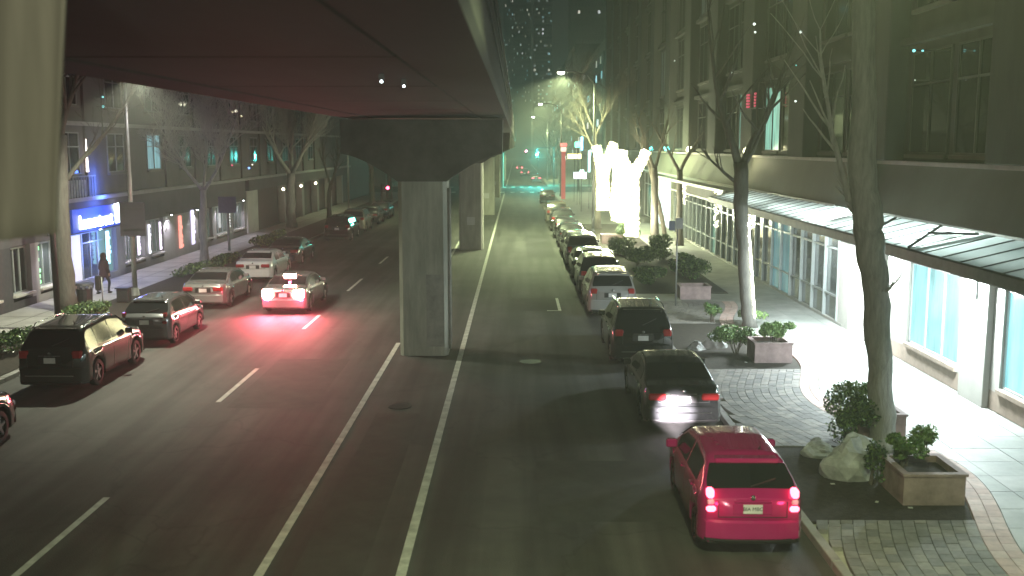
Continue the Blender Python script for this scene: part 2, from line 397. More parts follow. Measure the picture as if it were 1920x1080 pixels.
y = -30.0; k = 0
while y < 214:
    MB().box(-4.498,-1.202,y+.02,y+5.01,7.47,7.60).build('deck_panel', BEAMM, dk, bevel=.015)
    y += 5.03; k += 1
for (x, y, lab) in ((-1.66,12.6,'tiny white bulb added for a building light beyond the deck, left one'),(-1.50,13.6,'tiny white bulb added for a building light beyond the deck, right one')):
    t = thing('far_light_bulb', lab, 'lamp', (x,y,7.6), 'tiny bulbs standing in for building lights beyond the deck')  # bulbs added under the deck for building lights beyond it
    MB().box(x-.03,x+.03,y-.03,y+.03,7.39,7.465).build('housing', DARKM, t); MB().blob((x,y,7.375),.012,2).build('bulb', LAMP_W, t)
# ------------------------------------------------------------------ cars
def interp(tab, x):
    if x <= tab[0][0]: return tab[0][1]
    for (a, b), (c, d) in zip(tab, tab[1:]):
        if x <= c: return b + (d-b) * (x-a) / (c-a)
    return tab[-1][1]
def smooth_i(tab, x, e=.07):
    return (interp(tab,x-e) + 2*interp(tab,x) + interp(tab,x+e))/4
STY = {
 'hatch': dict(L=4.05, W=1.70, top=[(0,.94),(.05,1.0),(.13,1.04),(.62,1.43),(.85,1.49),(1.8,1.53),(2.55,1.46),(3.3,1.03),(3.7,.92),(3.95,.78),(4.05,.62)],
   belt=[(0,.92),(.2,1.02),(3.2,.95),(4.05,.6)], rw=(.17,.56), ws=(2.62,3.22), side=[(.72,1.72),(1.80,2.86)], wheels=(.62,3.18), tail='tall', k=.42, wr=.30),
 'sedan': dict(L=4.75, W=1.82, top=[(0,.88),(.05,1.0),(.2,1.05),(.62,1.09),(1.32,1.37),(1.75,1.44),(2.4,1.45),(2.85,1.38),(3.65,1.02),(4.35,.9),(4.65,.76),(4.75,.6)],
   belt=[(0,.85),(.25,.97),(3.6,.92),(4.75,.6)], rw=(.70,1.28), ws=(2.95,3.55), side=[(1.18,1.98),(2.06,3.10)], wheels=(.98,3.78), tail='wide', k=.36, wr=.325),
 'suv': dict(L=4.75, W=1.88, top=[(0,1.0),(.05,1.08),(.14,1.14),(.48,1.63),(.66,1.71),(2.2,1.76),(2.85,1.67),(3.6,1.18),(4.35,1.05),(4.62,.92),(4.75,.7)],
   belt=[(0,1.0),(.2,1.12),(3.5,1.06),(4.75,.7)], rw=(.18,.44), ws=(2.92,3.5), side=[(.42,1.0),(1.06,1.98),(2.06,3.05)], wheels=(.92,3.72), tail='tall', k=.34, wr=.37),
 'pickup': dict(L=5.5, W=1.95, top=[(0,1.05),(.05,1.12),(1.7,1.13),(1.78,1.2),(1.98,1.72),(2.2,1.8),(3.2,1.8),(3.9,1.22),(4.9,1.1),(5.35,1.0),(5.5,.8)],
   belt=[(0,1.03),(.2,1.1),(3.8,1.1),(5.5,.8)], rw=(1.82,1.94), ws=(3.28,3.8), side=[(2.15,2.75),(2.82,3.4)], wheels=(1.1,4.5), tail='tall', k=.2, wr=.4),
}
CARN = [0]
def make_car(style, paint, label, cat='car', group=None, tail_on=0, brake=False, head=0, plate=PLATE, chrome_bar=False, rails=False, spoiler=False, name='parked_car', reverse=False, wiper=True):
    S = STY[style]; L, Wd = S['L'], S['W']; k = S['k']; hw = Wd/2
    t = thing(name, label, cat, (0,0,0), group); ORG[t.name] = (0,0,0)
    def top(y): return smooth_i(S['top'], y, .05)
    def belt(y): return min(interp(S['belt'], y), top(y) - .035)
    def half(y):
        e = min(y, L-y); f = 1 - .13 * max(0, 1 - e/.35)**2.2
        if y > L/2: f = 1 - .20 * max(0, 1 - (L-y)/.7)**2.2
        return hw * f
    R_w = S['wr'] + .07
    def zb(y):
        z = .24
        for yw in S['wheels']:
            d = abs(y-yw)
            if d < R_w: z = max(z, S['wr'] + math.sqrt(max(0, R_w**2 - d*d)))
        return z
    ys = set([i*L/34 for i in range(35)])
    for yw in S['wheels']:
        for i in range(-6, 7): ys.add(yw + R_w * math.sin(i*math.pi/12.01))
        ys.add(yw-R_w-.004); ys.add(yw+R_w+.004)
    for a, b in S['top']: ys.add(a)
    ys.update([.02,.1,.2,.3,L-.03,L-.1])
    ys = sorted(v for v in ys if 0 <= v <= L)
    def section(y):
        w = half(y); zt = top(y); bz = belt(y); b = zb(y)
        side = []
        for z, f in ((b,.955),(b+.03,.985),((b+bz)/2-.06,1.0),((b+bz)/2+.08,1.0),(bz-.10,.985),(bz-.04,.968),(bz,.95)):
            side.append((w*f, z))
        h = zt - bz; r = min(.09, h*.6)
        wt = w*.95 - k*(h - r)
        for u in (.33,.66,1.0): side.append((w*.95 - k*(h-r)*u, bz + (h-r)*u))
        side += [(wt-.22*r-.002, zt-.62*r), (wt-.62*r-.006, zt-.26*r), (wt-1.4*r-.02, zt-.03*r), ((wt-1.4*r)*.55, zt+.010), (0, zt+.014)]
        return side, wt
    m = MB(); rings = []
    for y in ys:
        side, _ = section(y)
        ring = [(0, y, zb(y)), (half(y)*.6, y, zb(y))] + [(x, y, z) for x, z in side]
        full = ring + [(-x, yy, z) for x, yy, z in ring[-2:0:-1]]
        rings.append(full)
    n = len(rings[0])
    for r in rings: m.v += r
    for i in range(len(rings)-1):
        for j in range(n):
            a = i*n+j; b = i*n+(j+1)%n
            m.f.append((a, a+n, b+n, b))
    m.f.append(tuple(range(n))); m.f.append(tuple((len(rings)-1)*n + j for j in range(n-1,-1,-1)))
    body = m.build('body', paint, t, smooth=True)
    # interior block so that the windows look deep
    # windows
    def sx(y, z): return half(y)*.95 - k*(z-belt(y))
    for sgn in (-1, 1):
        for (a, b) in S['side']:
            g = MB(); N = 6
            for i in range(N+1):
                y = a + (b-a)*i/N; zl = belt(y)+.035; zh = max(zl+.02, top(y)-.115)
                for j in range(3):
                    z = zl+(zh-zl)*j/2; g.v.append((sgn*(sx(y,z)+.007), y, z))
            for i in range(N):
                for j in range(2):
                    q = (i*3+j, (i+1)*3+j, (i+1)*3+j+1, i*3+j+1); g.f.append(q if sgn > 0 else q[::-1])
            g.build('side_window', GLASSD, t, smooth=True)
    def topglass(a, b, nm, mgn):
        g = MB(); N, M = 5, 8
        for i in range(N+1):
            y = a + (b-a)*i/N; _, wt = section(y); wx = wt - mgn
            sl = (top(y+.03)-top(y-.03))/.06; nn = Vector((0,-sl,1)).normalized()*.012
            for j in range(M+1):
                u = -1+2*j/M; x = wx*u
                g.v.append((x, y+nn.y, top(y)+.012*(1-u*u)+nn.z))
        for i in range(N):
            for j in range(M): g.f.append((i*(M+1)+j, i*(M+1)+j+1, (i+1)*(M+1)+j+1, (i+1)*(M+1)+j))
        return g.build(nm, GLASSD, t, smooth=True)
    topglass(*S['rw'], 'rear_window', .10 if style != 'hatch' else .07)
    topglass(*S['ws'], 'windshield', .07)
    # wheels
    tyre = MB(); rim = MB(); nn = 20; wr = S['wr']
    for i in range(nn):
        a = 2*math.pi*i/nn
        for (rr, xx) in ((wr*.66,-.10),(wr*.93,-.10),(wr,-.07),(wr,.07),(wr*.93,.10),(wr*.66,.10)):
            tyre.v.append((xx, rr*math.cos(a), rr*math.sin(a)))
    for i in range(nn):
        for j in range(5): tyre.f.append((i*6+j, ((i+1)%nn)*6+j, ((i+1)%nn)*6+j+1, i*6+j+1))
    rim.tube([(-.06,0,0),(.045,0,0)], wr*.665, 20)
    rimb = MB()
    for s5 in range(5):
        a = 2*math.pi*s5/5; rot = Matrix.Rotation(a, 3, 'X')
        for sd in (-1, 1): rimb.cbox(rot @ Vector((sd*.066,0,wr*.33)), (.035,.07,wr*.62), rot)
        for sd in (-1, 1): rimb.cbox((sd*.08,0,0), (.03,.1,.1), rot)
    tme = rme = sme = None
    for sgn in (-1, 1):
        for yw in S['wheels']:
            if tme is None:
                w = tyre.build('wheel', RUB, t, smooth=True); tme = w.data
                r1 = rim.build('wheel_disc', BLACKP, w); rme = r1.data
                r2 = rimb.build('rim', RIM, w); sme = r2.data
            else:
                w = bpy.data.objects.new('wheel', tme); COL.objects.link(w); w.parent = t
                for nm, me in (('wheel_disc', rme), ('rim', sme)):
                    q = bpy.data.objects.new(nm, me); COL.objects.link(q); q.parent = w
            w.location = (sgn*(hw-.12), yw, wr)
    # bumpers: curved bands
    def band(z0, z1, front=False, proud=.05, wrap=.28, nm='rear_bumper', m_=None, f=.985):
        pts = []
        y_end = L if front else 0; d = -1 if front else 1
        for i in range(5):
            yy = y_end + d*wrap*(1-i/4); pts.append((half(max(.001,min(L-.001,yy)))*f+.02, yy))
        w0 = half(y_end)
        for i in range(1, 8):
            u = 1-i/7; pts.append((w0*u*f, y_end - d*proud*(1-(u)**4)))
        full = pts + [(-x, yy) for x, yy in pts[-2::-1]]
        g = MB(); cx = (0, y_end + d*.4)
        for (x, yy) in full:
            dx, dy = x-cx[0], yy-cx[1]
            for (z, s_) in ((z0,.93),(z0+.05,1.0),(z1-.04,1.0),(z1,.96)):
                g.v.append((cx[0]+dx*s_ if abs(dx) < hw*.9 else x*(.97+.03*s_), cx[1]+dy*s_ if abs(x) < hw*.8 else yy, z))
        for i in range(len(full)-1):
            for j in range(3):
                q = (i*4+j, (i+1)*4+j, (i+1)*4+j+1, i*4+j+1); g.f.append(q)
            g.f.append((i*4+3,(i+1)*4+3,(i+1)*4,i*4))
        return g.build(nm, m_ or paint, t, smooth=False)
    bt = .62 if style in ('hatch','sedan') else .70
    band(.27, bt, nm='rear_bumper', proud=.07)
    band(.22, .40, nm='lower_bumper', proud=.055, m_=BLACKP, f=.97)
    band(.25, .60, front=True, nm='front_bumper', proud=.05)
    # lights
    on = tail_on
    TL = emis('taillight_on_%g' % on, (1.0,.10,.16), on, (.5,.02,.02)) if on else mat('taillight_off', (.32,.015,.02), .15, var=.1, coat=.5)
    BL = emis('brake_light_on', (1.0,.42,.30), 200, (.6,.05,.03)) if brake else TL
    tmesh = []
    for sgn in (-1, 1):
        if S['tail'] == 'tall':
            zz = (.78, 1.12) if style == 'hatch' else (.92, 1.24)
            g = MB(); w0 = half(0)
            lo, hi = zz
            if style == 'hatch':
                g1 = MB().box(min(sgn*w0*.84,sgn*w0*1.0), max(sgn*w0*.84,sgn*w0*1.0), -.015, .16, .97, 1.12)
                g1.build('taillight', BL, t, bevel=.03)
                g2 = MB().box(min(sgn*w0*.80,sgn*w0*1.01), max(sgn*w0*.80,sgn*w0*1.01), -.03, .14, .75, .85)
                g2.build('taillight', BL, t, bevel=.03)
                MB().box(min(sgn*w0*.84,sgn*w0*.99), max(sgn*w0*.84,sgn*w0*.99), -.02, .12, .87, .95).build('turn_signal', mat('clear_lens',(.5,.5,.5),.1,var=.1), t, bevel=.02)
            else:
                MB().box(min(sgn*w0*.72,sgn*w0*1.035), max(sgn*w0*.72,sgn*w0*1.035), -.02, .20, lo, hi-.1).build('taillight', BL, t, bevel=.04)
        else:
            w0 = half(0)
            MB().box(min(sgn*w0*.52,sgn*w0*1.03), max(sgn*w0*.52,sgn*w0*1.03), -.05, .24, .68 if brake else .76, 1.0 if brake else .92).build('taillight', BL, t, bevel=.03)
        HL = emis('headlight_on', (1,.97,.9), 20) if head else mat('headlight_off', (.5,.52,.55), .1, var=.1, coat=.5)
        MB().box(min(sgn*hw*.5,sgn*hw*.84), max(sgn*hw*.5,sgn*hw*.84), L-.28, L-.045, .62, .76).build('headlight', HL, t, bevel=.03)
        # mirrors
        ym = S['side'][-1][1] - .12; zm = belt(ym) + .08
        MB().box(min(sgn*(hw-.04),sgn*(hw+.17)), max(sgn*(hw-.04),sgn*(hw+.17)), ym, ym+.13, zm-.06, zm+.10).build('mirror', paint, t, bevel=.03)
        for (a, b) in S['side'][-2:]:
            yh = a + .13; zh = belt(yh)-.10
            MB().box(min(sgn*(half(yh)*.985),sgn*(half(yh)*.985+.035)), max(sgn*(half(yh)*.985),sgn*(half(yh)*.985+.035)), yh, yh+.2, zh, zh+.035).build('door_handle', CHROME if chrome_bar else paint, t, bevel=.008)
        # door gaps
        g = MB()
        for yg in (S['side'][-1][1]+.02, (S['side'][-1][0]+S['side'][-2][1])/2, max(S['side'][-2][0]-.02, S['wheels'][0]+R_w*.8)):
            prev = None
            for i in range(7):
                z = .34 + (belt(yg)-.36)*i/6
                side, _ = section(yg)
                x = interp(sorted([(zz, xx) for xx, zz in side[:7]]), z) + .004
                if prev: 
                    q = ((sgn*prev[0], yg-.008, prev[1]),(sgn*prev[0], yg+.008, prev[1]),(sgn*x, yg+.008, z),(sgn*x, yg-.008, z)); g.quad(*(q if sgn>0 else q[::-1]))
                prev = (x, z)
        g.build('door_gap', BLACKP, t)
        if rails:
            MB().tube([(sgn*(section(1.0)[1]-.04),.62,top(.62)-.02),(sgn*(section(1.0)[1]-.03),.75,top(.8)+.055),(sgn*(section(1.2)[1]-.03),2.4,top(2.4)+.055),(sgn*(section(1.2)[1]-.04),2.6,top(2.6)-.02)], .018, 6).build('roof_rail', CHROME, t, smooth=True)
    hgt = MB(); zs = .655 if style != 'sedan' else .70
    hgt.box(-half(0)*.74,half(0)*.74,-.005,.001,zs,zs+.012)
    for sgn in (-1,1): hgt.box(min(sgn*half(0)*.74,sgn*half(0)*.755),max(sgn*half(0)*.74,sgn*half(0)*.755),-.005,.001,zs,top(.02)-.05)
    hgt.build('tailgate_gap', BLACKP, t)
    pz = .80 if style == 'hatch' else (.78 if style == 'sedan' else .88)
    px_ = 0
    MB().box(-.155,.155,-.022 ,-.012,pz-.075,pz+.075).build('license_plate', plate, t)
    MB().box(-.33,.33,-.011,.03,pz-.10,pz+.10).build('plate_recess', BLACKP if style != 'hatch' else paint, t, bevel=.02)
    MB().box(-.30,.30,-.03,.03,pz+.11,pz+.14).build('plate_garnish', CHROME if chrome_bar else paint, t, bevel=.008)
    MB().blob((0,-.02,pz+.19), .045, 2, sy=.3).build('badge', CHROME, t, smooth=True)
    if chrome_bar: MB().box(-hw*.7,hw*.7,-.09,-.05,.46,.49).build('bumper_trim', CHROME, t, bevel=.006)
    if wiper: MB().tube([(0,S['rw'][0]+.0,top(S['rw'][0])+.045),(.42,S['rw'][0]+.12,top(S['rw'][0]+.12)+.05)], .011, 5).build('wiper', BLACKP, t)
    yb = S['rw'][1]+.06
    if spoiler or style in ('hatch','suv'):
        MB().prism([(-hw*.62,yb-.1),(hw*.62,yb-.1),(hw*.6,yb+.12),(-hw*.6,yb+.12)], top(yb)-.03, top(yb)+.05).build('spoiler', paint, t, bevel=.015)
    MB().tube([(.3,1.0 if style!='sedan' else 1.5,top(1.2)-.02),(.3,.9 if style!='sedan' else 1.4,top(1.2)+.22 if False else top(1.2)+.09)], [.03,.006], 6).build('antenna', BLACKP, t)
    if brake:
        cz = top(S['rw'][1])-.02
        MB().box(-.25,.25,S['rw'][1]-.08,S['rw'][1]+.02,cz+.0,cz+.12).build('brake_light', BL, t, bevel=.01)
    return t
def put(car, x, y, rz=0): car.location = (x, y, 0); car.rotation_euler = (0,0,rad(rz)); return car
def paint(name, c, rough=.2, metal=.3): return mat('paint_'+name, c, min(rough,.2), metal, var=.06, scale=2, coat=1.0)
P_RED = paint('red', (.40,.013,.13), .3, .1); P_GREY = paint('grey', (.05,.053,.055), .3, .5); P_BLACK = paint('black', (.012,.013,.015))
P_WHITE = paint('white', (.62,.62,.60), .3, 0); P_SILV = paint('silver', (.33,.33,.33), .3, .6); P_DKG = paint('dark_green_grey', (.035,.042,.038), .25, .4)
P_BEI = paint('beige', (.30,.27,.22), .35, .3); P_BLUE = paint('dark_blue', (.02,.03,.06)); P_SILD = paint('silver_dark', (.18,.18,.19),.3,.5)
GR = 'cars parked along the right kerb'; GL = 'cars parked along the left kerb'
red = put(make_car('hatch', P_RED, 'red hatchback with glowing tail lights, nearest car in the right row', group=GR, tail_on=9, head=0, name='parked_car'), 3.80, 15.7, -0.5)
pt = text_mesh('BIA MBC', .085, .002); pt.materials.append(BLACKP)
o = bpy.data.objects.new('plate_lettering', pt); COL.objects.link(o)
lp = [c for c in bpy.data.objects if c.parent == red and c.name.startswith('license_plate')][0]
o.parent = lp; o.location = (0,-.025,.80); o.rotation_euler = (rad(90),0,0)
for sx_ in (-1, 1):
    light('SPOT', 'headlamp_beam', (sx_*.58, 4.08, .66), 22000 if sx_ < 0 else 1200, (1,.88,.95), red, .06, (rad(86.5),0,rad(-7 if sx_ < 0 else -2)), 20, .9)
put(make_car('sedan', P_GREY, 'grey sedan with its rear bumper lit white, just ahead of the red hatchback', group=GR, chrome_bar=True, wiper=False), 3.86, 22.9, .5)
put(make_car('suv', P_BLACK, 'black suv with roof rails beside the planted bed', group=GR, chrome_bar=True, rails=True), 3.78, 29.9)
put(make_car('suv', paint('dull_white', (.40,.40,.38)), 'white suv with a dark rear window in the right row', group=GR), 3.68, 38.7)
put(make_car('suv', P_BLACK, 'dark suv directly ahead of the white suv', group=GR, rails=True), 3.65, 44.2)
put(make_car('sedan', P_DKG, 'dark sedan two cars ahead of the white suv', group=GR), 3.62, 49.6)
put(make_car('suv', P_SILD, 'grey suv near the glowing trees in the right row', group=GR), 3.6, 55.1)
put(make_car('sedan', P_SILV, 'pale sedan parked beside the string-lit trees', group=GR), 3.6, 60.6)
put(make_car('hatch', P_GREY, 'small grey hatchback two places behind the beige pickup', group=GR), 3.5, 72.2)
put(make_car('sedan', P_GREY, 'dark grey sedan beside the glowing trees, ahead of the pale sedan', group=GR), 3.6, 66.2)
put(make_car('suv', P_BLACK, 'black suv between the small grey hatchback and the beige pickup', group=GR), 3.5, 78.0)
put(make_car('pickup', P_BEI, 'beige pickup truck at the far end of the right row', cat='pickup truck', group=GR, name='pickup_truck'), 3.4, 86)
put(make_car('sedan', P_BLUE, 'dark car at the kerb just before the crosswalk', group=GR), 3.5, 118)
put(make_car('suv', P_BLUE, 'dark suv far up the avenue past the crosswalk', group='cars far up the avenue', name='distant_car', tail_on=6), 1.6, 215)
put(make_car('sedan', P_SILV, 'silver sedan far up the avenue past the crosswalk', group='cars far up the avenue', name='distant_car', tail_on=6), 3.4, 182)
put(make_car('sedan', P_BLACK, 'black sedan with red tail lights farthest up the avenue', group='cars far up the avenue', name='distant_car', tail_on=14), 0.6, 270)
# left row
put(make_car('suv', P_BLACK, 'dark suv cut off by the left edge, only its front corner showing', group=GL), -12.45, 18.2, 0)
put(make_car('suv', P_DKG, 'dark green-grey suv nearest in the left row', group=GL, chrome_bar=True, rails=True), -12.55, 26.6, 0)
put(make_car('hatch', P_SILD, 'silver hatchback with a dark tailgate behind the nearest left suv', group=GL, tail_on=0), -12.35, 33.0, 0)
put(make_car('sedan', P_SILV, 'light grey sedan between the silver hatchback and the white car', group=GL, wiper=False), -12.75, 40.6, 0)
put(make_car('sedan', P_WHITE, 'white sedan with a small rear spoiler in the left row', group=GL, spoiler=True, wiper=False), -12.8, 48.6, 0)
put(make_car('sedan', P_DKG, 'dark sedan in front of the white sedan', group=GL), -12.9, 55.4, 0)
put(make_car('suv', P_BLACK, 'black suv with a chrome bumper line beyond the braking car', group=GL, chrome_bar=True), -12.5, 70.0, 0)
put(make_car('suv', P_BEI, 'pale beige suv ahead of the black suv, far left row', group=GL), -12.6, 77.5, 0)
put(make_car('sedan', P_BLACK, 'dark sedan nearly hidden by the front pillar, far left row', group=GL), -12.6, 85.0, 0)
put(make_car('sedan', P_BLUE, 'last dark blue sedan before the pillar in the left row', group=GL), -12.6, 92.0, 0)
bc = put(make_car('sedan', P_SILV, 'silver sedan braking in the left lane, three red brake lights glaring', name='moving_car', brake=True, group=None, wiper=False), -9.2, 39.3, -1)
light('SPOT', 'brake_glow', (-.62,-.30,.86), 1450, (1,.05,.12), bc, .12, (rad(-42),0,0), 135, .9)
light('POINT', 'brake_glow', (-.8,-.2,.86), 320, (1,.05,.13), bc, .1)
light('SPOT', 'brake_glow', (.62,-.30,.86), 1450, (1,.05,.12), bc, .12, (rad(-42),0,0), 135, .9)
light('POINT', 'brake_glow', (.8,-.2,.86), 320, (1,.05,.13), bc, .1)
light('POINT', 'brake_glow', (0,1.05,1.50), 50, (1,.06,.16), bc, .05)
light('POINT', 'tail_glow', (.68,-.2,.9), 2.5, (1,.05,.2), red, .05); light('POINT', 'tail_glow', (-.68,-.2,.9), 2.5, (1,.05,.2), red, .05)

# ------------------------------------------------------------------ right building
XB = 11.7
rb = thing('stone_building', 'long stone building with tall windows along the right sidewalk', 'building', (14, 20, 0))
MB().box(XB+.6, 30, 8, 140, 0, 40).build('core', STONE_R, rb)
m = MB()
PIERS = [20.6] + [25.3 + 0 for _ in ()] 
# ground level: brick dado and piers in the near part
BRICK = mat('facade_brick', (.40,.31,.25), .8, var=.2, scale=3, bump=.3, bscale=25)
def window(parent, y0, y1, z0, z1, x, side, cols, rows=(), frame=FRAME, glass=GLASSW, depth=.06, sill=True, name='window'):
    sillm = STONE_R if z0 > 4 else STONE_W
    # frame bars + panes; side=-1 faces -x
    f = MB(); w = .06; s = side
    xa, xb = sorted((x, x + s*depth))
    for a, b in ((y0,y0+w),(y1-w,y1)): f.box(xa,xb,a,b,z0,z1)
    f.box(xa,xb,y0+w,y1-w,z0,z0+w); f.box(xa,xb,y0+w,y1-w,z1-w,z1)
    W_ = (y1-y0-2*w)/cols
    for i in range(1,cols): f.box(xa,xb,y0+w+W_*i-w/2,y0+w+W_*i+w/2,z0+w,z1-w)
    xr = sorted((x + s*.004, x + s*(depth-.006)))
    for r in rows: f.box(xr[0],xr[1],y0+w,y1-w,r-w/2,r+w/2)
    fo = f.build(name, frame, parent)
    g = MB(); xg = x + s*.015
    if s < 0: g.quad((xg,y0+w,z0+w),(xg,y0+w,z1-w),(xg,y1-w,z1-w),(xg,y1-w,z0+w))
    else: g.quad((xg,y0+w,z0+w),(xg,y1-w,z0+w),(xg,y1-w,z1-w),(xg,y0+w,z1-w))
    g.build('pane', glass, fo)
    if sill:
        xs_ = sorted((x, x + s*.16)); MB().box(xs_[0],xs_[1],y0-.05,y1+.05,z0-.12,z0-.002).build('sill', sillm, parent, bevel=.01)
    return fo
CYAN = winmat('lit_shop_window', (.34,.86,.95), .8, (.1,.2,.2))
CYANS = winmat('lit_shop_window_soft', (.20,.55,.62), .30, (.1,.2,.2))
MINT = winmat('lit_room_mint', (.35,.75,.58), .75, (.1,.2,.2)); MINTD = winmat('lit_room_dim', (.30,.6,.5), .22, (.1,.2,.2))
# near shopfront: dado, piers, header
segs = [(14.0,18.0),(20.2,24.1),(26.5,30.05)]
MB().box(XB,XB+.6,8,35.4,.14,.62).build('dado', BRICK, rb)
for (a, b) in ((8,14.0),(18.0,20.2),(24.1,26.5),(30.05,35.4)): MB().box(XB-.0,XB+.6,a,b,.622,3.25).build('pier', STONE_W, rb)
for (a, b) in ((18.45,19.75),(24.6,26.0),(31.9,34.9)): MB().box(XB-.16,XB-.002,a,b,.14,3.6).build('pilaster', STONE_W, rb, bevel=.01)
MB().box(XB,XB+.6,8,36,3.25,4.55).build('header', STONE_R, rb)
for (a, b) in segs:
    window(rb, a, b, .75, 3.2, XB+.12, -1, 3 if b-a > 3.8 else 3, (), glass=CYAN)
    MB().box(XB-.08,XB+.12,a-.02,b+.02,.624,.745).build('sill', BRICK, rb, bevel=.01)
    MB().box(XB+.0,XB+.6,a,b,3.202,3.248).build('lintel', STONE_W, rb)
# interior furniture shapes behind? frosted; glazed wall part
y = 36.0; i = 0
MB().box(XB+.0,XB+.6,35.4,76,3.25,4.5).build('header', STONE_R, rb)
MB().box(XB-.05,XB+.12,36,76,.14,.24).build('base_sill', CONC_L, rb)
litset = {4: CYANS, 5: CYANS, 14: MINTD}
MB().box(XB-.02,XB+.5,35.4,36.6,.14,3.25).build('pier', STONE_W, rb)
y = 36.6
mull = None
while y < 75.5:
    ye = y + 1.62
    gl = MB().quad((XB+.05,y,.24),(XB+.05,y,3.25),(XB+.05,ye,3.25),(XB+.05,ye,.24)); gl.build('pane', litset.get(i, GLASSW), rb)
    if mull is None:
        mo = MB().box(XB-.08,XB+.045,y-.04,y+.04,.24,3.25).build('mullion', FRAMEG, rb); mull = mo.data; y_0 = y
    else: piece(mull, 'mullion', rb, (0, y-y_0, 0)) 
    y = ye; i += 1
for z in (1.12, 2.85): MB().box(XB-.045,XB+.04,36.6,75.9,z-.03,z+.03).build('transom', FRAMEG, rb)
for c in children(rb):
    pass
# far entrance, brightly lit
MB().box(XB,XB+.6,75.95,77.5,.14,4.5).build('pier', STONE_R, rb)
window(rb, 77.5, 84.5, .2, 3.9, XB+.05, -1, 4, (3.0,), glass=emis('bright_lobby', (.72,.86,1.0), 1.4, (.3,.3,.3)), sill=False)
MB().box(XB,XB+.6,77.5,84.5,3.9,4.5).build('header', STONE_R, rb)
for k, yy in enumerate(range(85, 140, 9)):
    MB().box(XB-.15,XB+.6,yy,yy+2,.14,4.5).build('pier', STONE_R, rb)
    window(rb, yy+2, yy+9, .3, 4.2, XB+.1, -1, 3, (3.2,), glass=emis('far_shop', (1.0,.85,.6), .5, (.2,.2,.2)) if k % 2 else GLASSW, sill=False)
    MB().box(XB,XB+.6,yy+2,yy+9,4.2,4.5).build('header', STONE_R, rb)
# sloped frieze / awning roof above canopy
MB().prism_y([(XB+.62,4.55),(XB-.45,4.55),(XB+.0,6.02),(XB+.62,6.02)], 8, 139.9).build('frieze', mat('frieze_metal',(.20,.20,.175),.65,.1,var=.12,scale=.5), rb)
MB().box(XB-.12,XB+.6,8,139.9,6.022,6.14).build('ledge', STONE_W, rb)
MB().box(XB-.56,XB-.452,36,139.9,4.40,4.54).build('gutter', FRAME, rb)
# upper storeys
STONE_U = mat('upper_facade_dimmed', (0.075, 0.075, 0.068), 0.85, var=0.25, scale=0.6, bump=0.25, bscale=10, stretch=(1,1,.35))  # dimness of the upper storeys is put into a darker stone colour
DKF = mat('bronze_frame', (.07,.07,.065), .5, .3, var=.1)
bays = []
yb0 = 13.5
while yb0 < 138: bays.append(yb0); yb0 += 9.1
for k, yy in enumerate(bays):
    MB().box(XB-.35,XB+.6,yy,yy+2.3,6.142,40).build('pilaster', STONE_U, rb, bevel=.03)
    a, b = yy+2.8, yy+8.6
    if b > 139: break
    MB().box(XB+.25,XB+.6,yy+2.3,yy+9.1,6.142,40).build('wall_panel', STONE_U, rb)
    for lv, z0 in enumerate((6.35, 10.6, 14.9, 19.2)):
        if (z0-6.6)/(yy+4)*1900 > 330: continue
        z1 = z0 + (3.6 if lv else 3.0)
        g = GLASSD
        if (k, lv) == (3, 0): g = MINT
        elif (k, lv) in ((4, 0),(6,0)): g = MINTD
        elif (k, lv) in ((5, 2),(4, 2),(7,1)): g = emis('lit_upper_dim', (.35,.5,.45), .06, (.05,.06,.06))
        window(rb, a, a+2.6, z0, z1, XB+.25, -1, 2, (z0+(z1-z0)*.68,), frame=DKF, glass=g if g is not MINT else GLASSD)
        window(rb, a+3.0, b, z0, z1, XB+.25, -1, 2 if g is MINT else 2, () if g is MINT else (z0+(z1-z0)*.68,), frame=DKF, glass=g if g is not MINTD else GLASSD)
        MB().box(XB-.02,XB+.25,yy+2.302,yy+9.098,z1+.25,z1+.45).build('string_course', STONE_U, rb)
# vent grille by near tree (horizontal louvres)
lv = thing('louvre_vent', 'stack of pale horizontal louvres on the stone wall above the canopy', 'louvre', (XB-.4, 33.3, 4.6))
for k in range(7): MB().box(XB-.66,XB-.46,32.6,34.0,4.75+k*.21,4.75+k*.21+.10).build('slat', FRAMEG, lv)
MB().box(XB-.46,XB-.36,32.5,34.1,4.62,6.2).build('back_panel', GREYM, lv)

# canopy
cp = thing('canopy', 'long sloping metal and glass canopy above the shopfront on the right', 'canopy', (10.6, 30, 4))
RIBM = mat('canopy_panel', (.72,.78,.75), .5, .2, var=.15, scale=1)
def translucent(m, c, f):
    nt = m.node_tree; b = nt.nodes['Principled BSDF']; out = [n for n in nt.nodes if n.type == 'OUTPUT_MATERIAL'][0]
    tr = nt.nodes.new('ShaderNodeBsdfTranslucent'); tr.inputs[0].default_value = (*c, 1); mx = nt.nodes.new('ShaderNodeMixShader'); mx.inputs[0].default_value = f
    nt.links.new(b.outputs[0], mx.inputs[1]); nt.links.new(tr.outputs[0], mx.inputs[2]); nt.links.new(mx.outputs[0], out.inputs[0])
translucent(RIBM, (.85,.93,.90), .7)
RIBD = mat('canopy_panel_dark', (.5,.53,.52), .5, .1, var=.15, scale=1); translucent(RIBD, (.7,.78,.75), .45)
def czone(x): return 4.05 + (x-9.5)/(11.25-9.5)*.42
y = 14.0; k = 0
